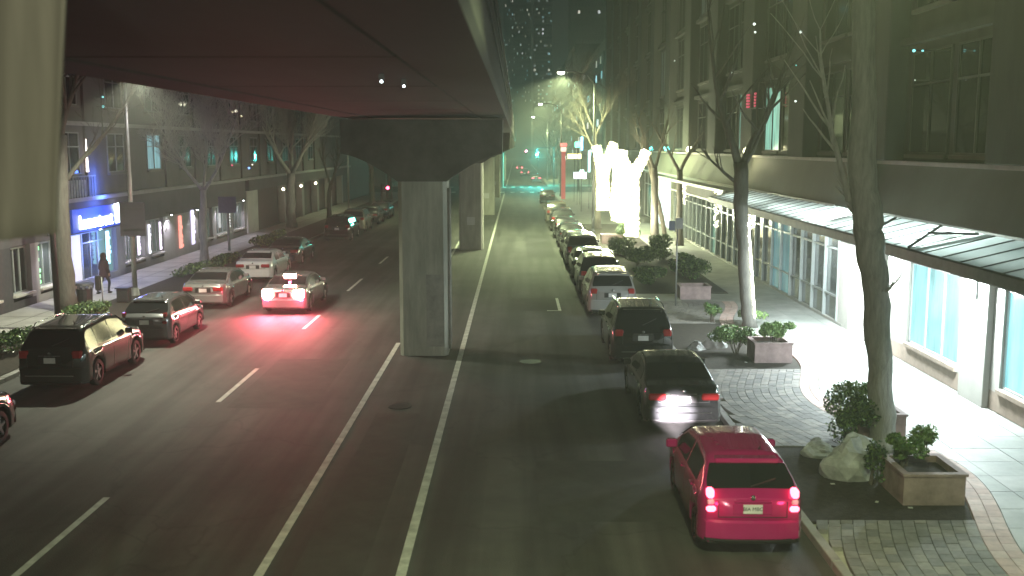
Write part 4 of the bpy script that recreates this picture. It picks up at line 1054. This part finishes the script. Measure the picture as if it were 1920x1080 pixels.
# ------------------------------------------------------------------ planters, shrubs, rocks
TERRA = mat('planter_clay', (.34,.25,.25), .8, var=.35, scale=2.5, bump=.25)
def planter(x0,x1,y0,y1,z1,lab,rot=0):
    t = thing('planter_box', lab, 'planter', ((x0+x1)/2,(y0+y1)/2,.115), 'clay planter boxes on the right sidewalk')
    MB().box(x0,x1,y0,y0+.09,.115,z1).box(x0,x1,y1-.09,y1,.115,z1).box(x0,x0+.09,y0+.091,y1-.091,.115,z1).box(x1-.09,x1,y0+.091,y1-.091,.115,z1).build('box_wall', TERRA, t)
    MB().box(x0-.03,x1+.03,y0-.03,y0+.10,z1,z1+.05).box(x0-.03,x1+.03,y1-.10,y1+.03,z1,z1+.05).box(x0-.03,x0+.10,y0+.101,y1-.101,z1,z1+.05).box(x1-.10,x1+.03,y0+.101,y1-.101,z1,z1+.05).build('rim', TERRA, t)
    MB().box(x0+.1,x1-.1,y0+.1,y1-.1,.13,z1-.08).build('soil', SOIL, t)
    return t
planter(7.02,8.14,17.75,18.95,.66,'nearest clay planter box with shrubs at the lower right')
planter(7.35,8.42,21.35,22.2,.80,'clay planter box just right of the big tree trunk')
planter(7.15,8.28,29.95,31.0,.68,'clay planter box at the foot of the string-lit trunk')
planter(6.9,8.2,42.5,43.6,.66,'dark clay planter box behind the parking sign')
planter(5.6,7.0,67,68.2,.7,'far clay planter box below the glowing trees')
def leafy(c, rx, ry, rz, n, size, m_, lab, group='shrubs in the right planting beds', seed=0, name='shrub', stem=None):
    r = random.Random(seed); t = thing(name, lab, 'shrub', (c[0],c[1],stem if stem is not None else c[2]-rz), group)
    g = MB(); g2 = MB()
    cl = [(r.uniform(-.6,.6)*rx, r.uniform(-.6,.6)*ry, r.uniform(-.4,.95)*rz, r.uniform(.22,.55)) for _ in range(10)]
    for i in range(int(n*1.7)):
        q = r.choice(cl)
        while True:
            d = Vector((r.uniform(-1,1),r.uniform(-1,1),r.uniform(-1,1)))
            if .3 < d.length < 1: break
        p = Vector((c[0]+q[0]+d.x*q[3]*rx, c[1]+q[1]+d.y*q[3]*ry, c[2]+q[2]*.7+d.z*q[3]*rz))
        if p.z < .13: p.z = .13 + r.random()*.1
        a = Vector((r.uniform(-1,1),r.uniform(-1,1),r.uniform(-.2,1))).normalized(); b = a.orthogonal().normalized(); b.rotate(Matrix.Rotation(r.random()*6.3,3,a)); cc = a.cross(b)
        s = size*.72*r.uniform(.5,1.5)
        (g if r.random() < .7 else g2).quad(p-b*s*.9, p+cc*s*.42, p+b*s, p-cc*s*.42)
    tag(g.build('leaves', m_, t), kind='stuff'); tag(g2.build('pale_leaves', LEAFL if m_ is not LEAFL else LEAF, t), kind='stuff')
    st = MB(); zb_ = stem if stem is not None else c[2]-rz
    for k in range(9):
        q = r.choice(cl); st.tube([(c[0]+r.uniform(-.1,.1),c[1]+r.uniform(-.1,.1),zb_),(c[0]+q[0]*.6,c[1]+q[1]*.6,c[2]+q[2]*.3),(c[0]+q[0],c[1]+q[1],c[2]+q[2])],[.014,.01,.005],4)
    tag(st.build('stems', BARK, t))
    return t
leafy((7.35,18.55,.92),.42,.42,.32,1100,.06,LEAF,'round green shrub in the nearest planter box',seed=1,stem=.58)
leafy((7.78,18.95,.98),.36,.32,.34,800,.06,LEAFL,'paler shrub at the back of the nearest planter box',seed=2,stem=.58)
leafy((6.92,18.95,.55),.30,.35,.45,600,.055,LEAFD,'glossy dark shrub left of the nearest planter box',seed=3,stem=.115)
leafy((7.15,21.2,.75),.62,.5,.72,2400,.06,LEAFD,'tall dense dark shrub left of the big tree trunk',seed=4,stem=.115)
leafy((7.45,21.85,1.12),.5,.4,.35,900,.06,LEAFL,'pale-topped shrub in the planter right behind the big trunk',seed=5,stem=.7)
leafy((6.9,31.3,.6),.85,.6,.42,2000,.07,LEAF,'low spreading shrub at the foot of the string-lit trunk',seed=6,stem=.115)
leafy((7.9,30.6,1.0),.6,.5,.34,1400,.075,LEAFL,'bright pale green shrub in the planter by the string-lit trunk',seed=7,stem=.6)
leafy((8.6,36.6,.5),.55,.4,.3,700,.07,LEAFL,'pale shrub right behind the string-lit trunk',seed=8,stem=.14)
leafy((7.2,36.9,.6),.4,.4,.35,500,.07,LEAF,'small shrub left behind the string-lit trunk',seed=9,stem=.14)
leafy((6.6,55,.7),1.6,3.0,.6,2600,.10,LEAFD,'long dark hedge beside the far parked cars',seed=10,stem=.16)
leafy((8.2,49,.75),1.0,2.6,.65,2400,.10,LEAFD,'dark shrub mass nearest the second planting bed, beyond the parking sign',seed=17,stem=.16)
leafy((8.3,57.5,.8),.9,2.8,.7,2400,.10,LEAFD,'dark shrub mass between the parking sign and the dark bush',seed=18,stem=.16)
leafy((6.3,47.2,.55),1.0,2.0,.45,1800,.09,LEAFD,'low dark shrubs beside the car ahead of the white suv',seed=19,stem=.16)
leafy((6.3,61.0,.6),1.0,2.2,.5,1500,.10,LEAFD,'low dark shrubs just before the glowing trees',seed=20,stem=.16)
leafy((7.5,67.5,1.0),.9,1.2,.9,1500,.11,LEAFD,'dark bush below the glowing trees',seed=12,stem=.16)
leafy((-16.0,30.5,.45),.9,2.4,.4,1800,.09,LEAFD,'low dark shrubs behind the nearest left suv',group='shrubs on the left planting strip',seed=13,stem=.16)
leafy((-15.9,37.2,.45),.8,2.0,.4,1400,.09,LEAFD,'low dark shrubs behind the silver hatchback',group='shrubs on the left planting strip',seed=14,stem=.16)
leafy((-16.0,52,.5),.9,4.0,.45,1800,.11,LEAFD,'low dark hedge behind the white sedan',group='shrubs on the left planting strip',seed=15,stem=.16)
leafy((-15.9,66,.5),.9,5.0,.45,1800,.13,LEAFD,'low dark hedge behind the far left cars',group='shrubs on the left planting strip',seed=16,stem=.16)
def rock(c, r, sx, sy, sz, seed, lab):
    o = MB().blob(c, r, 3, sx, sy, sz, .05, seed)
    rr = random.Random(seed); fl = [Vector((rr.uniform(-1,1),rr.uniform(-1,1),rr.uniform(.1,1))).normalized() for _ in range(7)]
    for i, v in enumerate(o.v):
        d = Vector(v)-Vector(c)
        for n in fl:
            k = d.dot(n); lim = r*(.45+.25*rr.random())
            if k > lim: d -= n*(k-lim)
        o.v[i] = tuple(Vector(c)+d)
    tag(o.build('rock', ROCK), lab, 'rock', 'rocks in the planting beds')
rock((6.62,19.45,.42),.68,1.05,.75,.85,1,'large pale rock in front of the big tree trunk')
rock((6.35,20.75,.25),.36,1.1,.8,.7,2,'small pale rock left of the large one')
rock((6.35,32.4,.25),.48,1.1,.8,.9,3,'rounded dark rock left of the string-lit trunk')
rock((5.75,32.0,.18),.32,1.2,.9,.7,4,'low flat rock between the suv and the rounded rock')
# litter
for k, (x, y) in enumerate(((6.1,18.9),(6.6,17.9),(6.9,30.0),(7.1,17.6))):
    tag(MB().cbox((x,y,.128),(.08,.05,.012),Matrix.Rotation(k,3,'Z')).build('litter', PLATE), ['pale scrap left of the large rock','pale scrap in front of the large rock','pale scrap beside the planter of the lit trunk','pale scrap left of the nearest planter'][k], 'litter', 'paper scraps on the beds')

# ------------------------------------------------------------------ trees
def tree(lab, trunk_pts, radii, limbs, m_=BARK, seed=0, twigs=3, spread=1.0, group='bare street trees', levels=3, sides=12, tw_r=.012):
    r = random.Random(seed); b = trunk_pts[0]
    t = thing('bare_tree', lab, 'tree', b, group)
    # refine trunk
    P_ = [Vector(p) for p in trunk_pts]; pts = []; rr = []
    for i in range(len(P_)-1):
        for j in range(4):
            u = j/4; q = P_[i].lerp(P_[i+1], u)
            k = radii[i]+(radii[i+1]-radii[i])*u
            w = .12*k
            pts.append(q + Vector((r.uniform(-w,w),r.uniform(-w,w),0)) if (i or j) else q); rr.append(k*(1+r.uniform(-.05,.06)))
    pts.append(P_[-1]); rr.append(radii[-1])
    rr[0] *= 1.25
    MB().tube(pts, rr, sides).build('trunk', m_, t, smooth=True)
    tw = MB()
    def grow(p, d, L, rad0, lvl):
        n = 5; q = Vector(p); seq = [q.copy()]; dd = Vector(d).normalized()
        rs = [rad0]
        for i in range(n):
            dd = (dd + Vector((r.uniform(-.22,.22),r.uniform(-.22,.22),r.uniform(-.08,.20)))*.8).normalized()
            q = q + dd*L/n; seq.append(q.copy()); rs.append(max(.006, rad0*(1-.75*(i+1)/n)))
            if lvl < levels and i >= 1:
                for _ in range(twigs if lvl else 2):
                    if r.random() < .75:
                        s = (dd + Vector((r.uniform(-1,1),r.uniform(-1,1),r.uniform(-.35,.8)))*spread).normalized()
                        grow(q, s, L*r.uniform(.42,.66), rs[-1]*.6, lvl+1)
        tw.tube(seq, rs, 6 if rad0 > .05 else (4 if rad0 > .02 else 3), cap=False)
    for (p, d, L, ra) in limbs:
        # limb as own part
        q = Vector(p); dd = Vector(d).normalized(); seq = [q.copy()]; rs = [ra]; n = 7
        for i in range(n):
            dd = (dd + Vector((r.uniform(-.12,.12),r.uniform(-.12,.12),r.uniform(-.03,.12)))).normalized(); q = q+dd*L/n
            seq.append(q.copy()); rs.append(max(.012, ra*(1-.8*(i+1)/n)))
            if i >= 1:
                for _ in range(2):
                    s = (dd + Vector((r.uniform(-1,1),r.uniform(-1,1),r.uniform(-.2,.8)))*spread).normalized()
                    grow(q, s, L*.42*r.uniform(.7,1.2), rs[-1]*.6, 1)
        MB().tube(seq, rs, 8).build('limb', m_, t, smooth=True)
    tag(tw.build('twigs', m_, t), kind='stuff')
    return t
# near big tree
tree('big bare tree with a stubbed fork rising in front of the canopy lamps',
     [(7.85,21.1,.1),(7.80,21.1,.9),(7.66,21.1,2.2),(7.52,21.1,3.6),(7.38,21.1,4.4),(7.26,21.1,5.0),(7.12,21.1,6.4),(6.95,21.1,10.5)],
     [.29,.26,.25,.26,.31,.30,.27,.20],
     [((7.28,21.1,4.9),(-.42,.1,.62),1.0,.10),((6.9,21.15,5.45),(-.25,.1,1),3.6,.075),((7.45,21.0,3.35),(.55,-.1,.55),.75,.05),], BARKG, seed=5, sides=16, twigs=1, levels=1)
# wrapped trunk tree
tree('bare forked tree, its lower trunk wrapped in tiny lights, at the second planting bed',
     [(8.36,35.97,.1),(8.22,36,1.2),(8.06,36,3.0),(7.92,36,4.6),(7.85,36,6.0)], [.25,.21,.22,.26,.25],
     [((7.8,36,5.9),(-.35,0,1),5.5,.15),((7.9,36,5.8),(.28,.05,1),5.0,.13),((7.75,36,5.3),(-.9,.1,.75),2.0,.07),((8.0,36,5.9),(.5,-.3,1),4.0,.08)], BARKD, seed=6, twigs=1, levels=1)
wr = MB(); rw_ = random.Random(4)
for i in range(330):
    z = .5 + 3.4*i/330; a = -.55 + rw_.uniform(-.35,.95)
    cx = 8.36 - .1*z; wr.blob((cx+.25*math.cos(a)*1.0, 36-.25*abs(math.sin(a))-.02, z), .02, 1)
lst = thing('light_string', 'tiny white lights wrapped up the right side of the second bare trunk', 'light string', (8.3,35.8,.5)); tag(wr.build('tiny_bulbs', emis('tiny_bulb',(.95,1.0,.82),14), lst), kind='stuff')
tree('slim bare trunk right beyond the parking sign, leaning left', [(10.3,70,.1),(9.9,70,2),(9.3,70,4.2),(9.0,70,5.4)], [.18,.15,.12,.10], [((9.0,70,5.3),(-.3,0,1),3.5,.08)], seed=7, twigs=1, levels=1)
tree('bare trunk with a forked top left of the first garland', [(10.6,66,.1),(10.55,66,2.5),(10.5,66,5)], [.24,.2,.2], [((10.5,66,4.9),(-.5,0,1),4,.12),((10.5,66,4.9),(.5,0,1),4.5,.13)], seed=8, twigs=1, levels=1)
tree('dark bare trunk just right of the glowing trees', [(9.0,66,.1),(8.95,66,2.6),(8.85,66,5.2)], [.27,.24,.2], [((8.85,66,5),(-.3,0,1),4,.12),((8.85,66,5),(.4,.1,1),4,.12)], seed=9, twigs=1, levels=1)
# left trees
tree('thick dark trunk at the left edge beside the trash can', [(-17.7,39.3,.1),(-17.75,39.3,3),(-17.6,39.3,7)], [.36,.31,.26], [((-17.6,39.3,6.8),(.3,0,1),4,.16),((-17.7,39.3,5.0),(.6,.2,.8),4.5,.11)], BARKD, seed=10, twigs=1)
tree('bare tree between the lamp post and the bus stop sign', [(-17.2,55.3,.1),(-17.2,55.3,2.6),(-17.1,55.3,4.2)], [.25,.2,.17], [((-17.1,55.3,4.1),(-.55,0,.8),4.6,.10),((-17.1,55.3,4.1),(.6,-.2,.8),5.0,.10),((-17.1,55.3,4.1),(0,.2,1),4,.09)], BARKG, seed=11, twigs=4, spread=1.1)
tree('spreading bare tree with twigs lit from the street, left of the black suv', [(-18.1,81,.1),(-18.1,81,2.6),(-18.0,81,4.4)], [.42,.36,.32], [((-18,81,4.3),(-.6,-.1,.8),6.0,.18),((-18,81,4.3),(.6,-.2,.8),6.5,.18),((-18,81,4.3),(0,.3,1),5,.16)], BARKG, seed=12, twigs=4, spread=1.1, tw_r=.02)
tree('slender forked tree before the arcade', [(-16.9,91,.1),(-16.9,91,2),(-16.7,91,3.2)], [.22,.2,.17], [((-16.7,91,3.1),(-.5,0,1),4,.12),((-16.7,91,3.1),(.45,0,1),4.5,.13)], BARKD, seed=13, twigs=1)
tree('far bare tree near the red signal, first of two', [(-16.0,112,.1),(-16,112,4)], [.3,.22], [((-16,112,3.9),(.3,0,1),5,.15),((-16,112,3.9),(-.5,0,1),5,.15)], BARKD, seed=14, twigs=1)
tree('far bare tree near the red signal, closest to the pillar', [(-15.6,124,.1),(-15.6,124,4)], [.3,.22], [((-15.6,124,3.9),(.3,0,1),5,.15),((-15.6,124,3.9),(-.5,0,1),5,.15)], BARKD, seed=15, twigs=1)
tree('tall tree by the bright street lamp, branches lit yellow-green', [(6.3,79,.1),(6.2,79,4),(5.9,79,8)], [.25,.2,.14], [((5.9,79,7.8),(-.5,0,1),4,.1),((5.9,79,7.0),(.5,0,1),4,.1),((6.0,79,6),(-.4,.2,1),4.5,.09)], BARK, seed=16, twigs=2, tw_r=.02)
for k, yy in enumerate((176,200,226)):
    tree(['bare tree beyond the crosswalk, nearest','bare tree beyond the crosswalk, middle','bare tree beyond the crosswalk, farthest'][k], [(7.5,yy,.1),(7.5,yy,4)], [.3,.22], [((7.5,yy,3.9),(-.4,0,1),6,.16),((7.5,yy,3.9),(.4,0,1),6,.16)], BARKD, seed=30+k, twigs=1)
# glowing wrapped trees
_ico = MB().blob((0,0,0),1,1)
def fastblob(mb, c, r):
    n = len(mb.v); mb.v += [(c[0]+q[0]*r, c[1]+q[1]*r, c[2]+q[2]*r) for q in _ico.v]; mb.f += [tuple(n+i for i in f) for f in _ico.f]
def lit_tree(lab, base, forks, seed, dens=520, rad_=.27, br=.034, power=1200):
    r = random.Random(seed); t = thing('lit_tree', lab, 'tree', base, 'trees wrapped in glowing light strings')
    tr = MB(); lm = MB(); bu = MB()
    def seg(p0, p1, r0, r1, mb):
        p0, p1 = Vector(p0), Vector(p1); mb.tube([p0,(p0+p1)/2+Vector((r.uniform(-.05,.05),0,0)),p1],[r0,(r0+r1)/2,r1],8)
        d = p1-p0; n = int(dens*d.length); u = d.orthogonal().normalized(); w = d.normalized().cross(u)
        for i in range(n):
            f = i/n; a = r.random()*6.283; k = (r0+(r1-r0)*f)*1.05+.02+rad_*r.random()**1.7
            fastblob(bu, p0+d*f+(u*math.cos(a)+w*math.sin(a))*k, br*r.uniform(.7,1.3))
    seg(base, forks[0], .2, .17, tr)
    for f in forks[1:]: seg(f[0], f[1], .12, .06, lm)
    tr.build('trunk', BARK, t, smooth=True); lm.build('limbs', BARK, t, smooth=True); tag(bu.build('light_bulbs', BULB, t), kind='stuff')
    light('POINT','string_glow',(base[0]-.9,base[1]-.3,3.2),power,(.95,1,.66),t,.6)
    light('POINT','string_glow',(base[0]+.6,base[1]-.7,2.0),power*.6,(.95,1,.75),t,.6)
lit_tree('nearest tree wrapped in glowing lights, its bright trunk reaching the bush', (7.45,66,.7), [(7.45,66,4.6),((7.4,66,4.5),(6.7,66,5.9)),((7.45,66,4.5),(8.35,66,6.3))], 1, power=1300)
lit_tree('middle tree wrapped in glowing lights', (6.75,68.5,1.6), [(6.85,68.5,5.2),((6.8,68.5,5.0),(6.35,68.5,6.6)),((6.8,68.5,5.0),(7.1,68.5,6.3))], 2)
lit_tree('tree wrapped in glowing lights nearest the street', (6.2,73,2.0), [(6.1,73,4.8),((6.1,73,4.6),(5.6,73,6.6)),((6.1,73,4.6),(6.9,73,6.8))], 3, power=800)
lit_tree('short lit tree behind the others', (7.3,72,1.2), [(7.5,72,4.8),((7.5,72,4.6),(8.6,72,5.2))], 4, power=800)

# ------------------------------------------------------------------ person
def person(x, y, z, h=1.72):
    t = thing('person', 'person in a hooded dark coat walking away past the shopfront', 'person', (x,y,z))
    v = [(0,0,.95),(0,0,1.15),(0,.02,1.38),(0,.02,1.50),(0,.02,1.57), (.09,0,.90),(.12,.16,.50),(.11,.10,.10),(.11,.20,.04), (-.09,0,.90),(-.11,-.06,.50),(-.10,-.30,.12),(-.10,-.22,.04),
         (.19,.02,1.40),(.26,-.02,1.12),(.25,.05,.88), (-.19,.02,1.40),(-.25,0,1.12),(-.24,.10,.90)]
    e = [(0,1),(1,2),(2,3),(3,4),(0,5),(5,6),(6,7),(7,8),(0,9),(9,10),(10,11),(11,12),(2,13),(13,14),(14,15),(2,16),(16,17),(17,18)]
    rd = [.15,.16,.15,.055,.05,.095,.065,.045,.04,.095,.065,.045,.04,.075,.055,.035,.075,.055,.035]
    def skin(name, v, e, rd, m_, parent):
        me = bpy.data.meshes.new(name); me.from_pydata(v, e, []); o = bpy.data.objects.new(name, me); COL.objects.link(o)
        o.modifiers.new('s','SKIN')
        for i, r_ in enumerate(rd): me.skin_vertices[0].data[i].radius = (r_, r_)
        me.skin_vertices[0].data[0].use_root = True
        s = o.modifiers.new('b','SUBSURF'); s.levels = 1
        dg = bpy.context.evaluated_depsgraph_get(); m2 = bpy.data.meshes.new_from_object(o.evaluated_get(dg)); bpy.data.objects.remove(o)
        m2.materials.clear(); m2.materials.append(m_); m2.polygons.foreach_set('use_smooth',[True]*len(m2.polygons))
        n = bpy.data.objects.new(name, m2); COL.objects.link(n); n.parent = parent; return n
    skin('body', v, e, rd, mat('dark_trousers',(.03,.03,.035),.9,var=.2), t)
    CO = mat('wine_coat', (.04,.018,.025), .9, var=.2, scale=6, bump=.4)
    c = MB(); rings = [(.72,.27,.22),(.85,.265,.21),(1.05,.22,.17),(1.25,.235,.165),(1.40,.225,.15),(1.48,.12,.11),(1.51,.09,.09)]
    for (zz, a, b) in rings:
        for k in range(16):
            an = 2*math.pi*k/16; w = 1+.05*math.sin(5*an+zz*6); c.v.append((a*math.cos(an)*w, .02+b*math.sin(an)*w, zz))
    for i in range(len(rings)-1):
        for k in range(16): c.f.append((i*16+k, i*16+(k+1)%16, (i+1)*16+(k+1)%16, (i+1)*16+k))
    co = c.build('coat', CO, None, smooth=True, org=(0,0,0)); co.parent = t
    for s in (-1, 1):
        q = MB().tube([(s*.18,.02,1.42),(s*.25,0,1.25),(s*.28,-.01,1.08),(s*.27,.06,.92)],[.085,.08,.07,.06],10).build('sleeve', CO, None, smooth=True, org=(0,0,0)); q.parent = t
        hnd = MB().blob((s*.27,.07,.86),.042,2,.7,1,1.3)
        for f_ in range(4): hnd.tube([(s*.27,.045+f_*.018,.83),(s*.265,.05+f_*.018,.79),(s*.255,.055+f_*.016,.765)],[.009,.009,.007],5)
        hnd.tube([(s*.25,.09,.86),(s*.235,.10,.82)],[.011,.009],5)
        q = hnd.build('hand', mat('skin',(.35,.20,.15),.6,var=.1), None, smooth=True, org=(0,0,0)); q.parent = t
    q = MB().blob((0,.02,1.62),.105,3,.85,1,1.2).build('head', mat('skin',(.35,.20,.15),.6,var=.1), None, smooth=True, org=(0,0,0)); q.parent = t
    q = MB().blob((0,0.0,1.63),.135,3,.95,.98,1.12).blob((0,-.02,1.50),.13,2,1.05,.8,.8).build('hood', CO, None, smooth=True, org=(0,0,0)); q.parent = t
    for i, (s, yy) in enumerate(((.11,.20),(-.10,-.22))):
        q = MB().blob((s,yy-.03,.045),.05,2,.95,2.4,.9).build('shoe', BLACKP, None, smooth=True, org=(0,0,0)); q.parent = t
    t.scale = (h/1.72,)*3; t.rotation_euler = (0,0,rad(-35)); return t
person(-18.2, 44.2, .14, 1.75)

# ------------------------------------------------------------------ ribbed banner at the left edge near camera
bn = thing('fabric_banner', 'pale ribbed fabric banner hanging close to the camera at the left edge', 'banner', (-2.7,5.4,6.1))
g = MB(); N, M = 40, 16
def bx(u, v): # u across 0..1 (left->right), v up 0..1
    z = 6.02 + 2.6*v + .10*u*(1-v)
    xl = -3.45; xr = -2.53 + .32*v
    x = xl + (xr-xl)*u
    yy = 5.4 + .045*math.sin(u*22+.6*math.sin(v*2)) + .03*math.sin(u*9+v*3) + .10*(u-.5)**2*4*(1 if u > .5 else 0)
    return (x, yy, z - .10*(u)*(1-v)*0)
for i in range(N+1):
    for j in range(M+1): g.v.append(bx(i/N, j/M))
for i in range(N+1):
    for j in range(M+1):
        p = bx(i/N, j/M); g.v.append((p[0], p[1]+.03, p[2]))
K = (N+1)*(M+1)
for i in range(N):
    for j in range(M):
        a = i*(M+1)+j; q = (a, a+M+1, a+M+2, a+1); g.f.append(q); g.f.append(tuple(K+w for w in q[::-1]))
for i in range(N):
    a = i*(M+1); g.f.append((a, K+a, K+a+M+1, a+M+1))
for j in range(M):
    a = N*(M+1)+j; g.f.append((a, K+a, K+a+1, a+1))
g.build('cloth', mat('banner_cloth',(.17,.155,.115),.9,var=.15,scale=1.2,stretch=(8,8,.3)), bn, smooth=True)
MB().tube([(-3.5,5.45,8.64),(-2.2,5.45,8.64)], .04, 8).build('top_rod', DARKM, bn)
MB().tube([(-3.55,5.5,0.0),(-3.55,5.5,9.0)], .08, 10).build('pole', DARKM, bn)
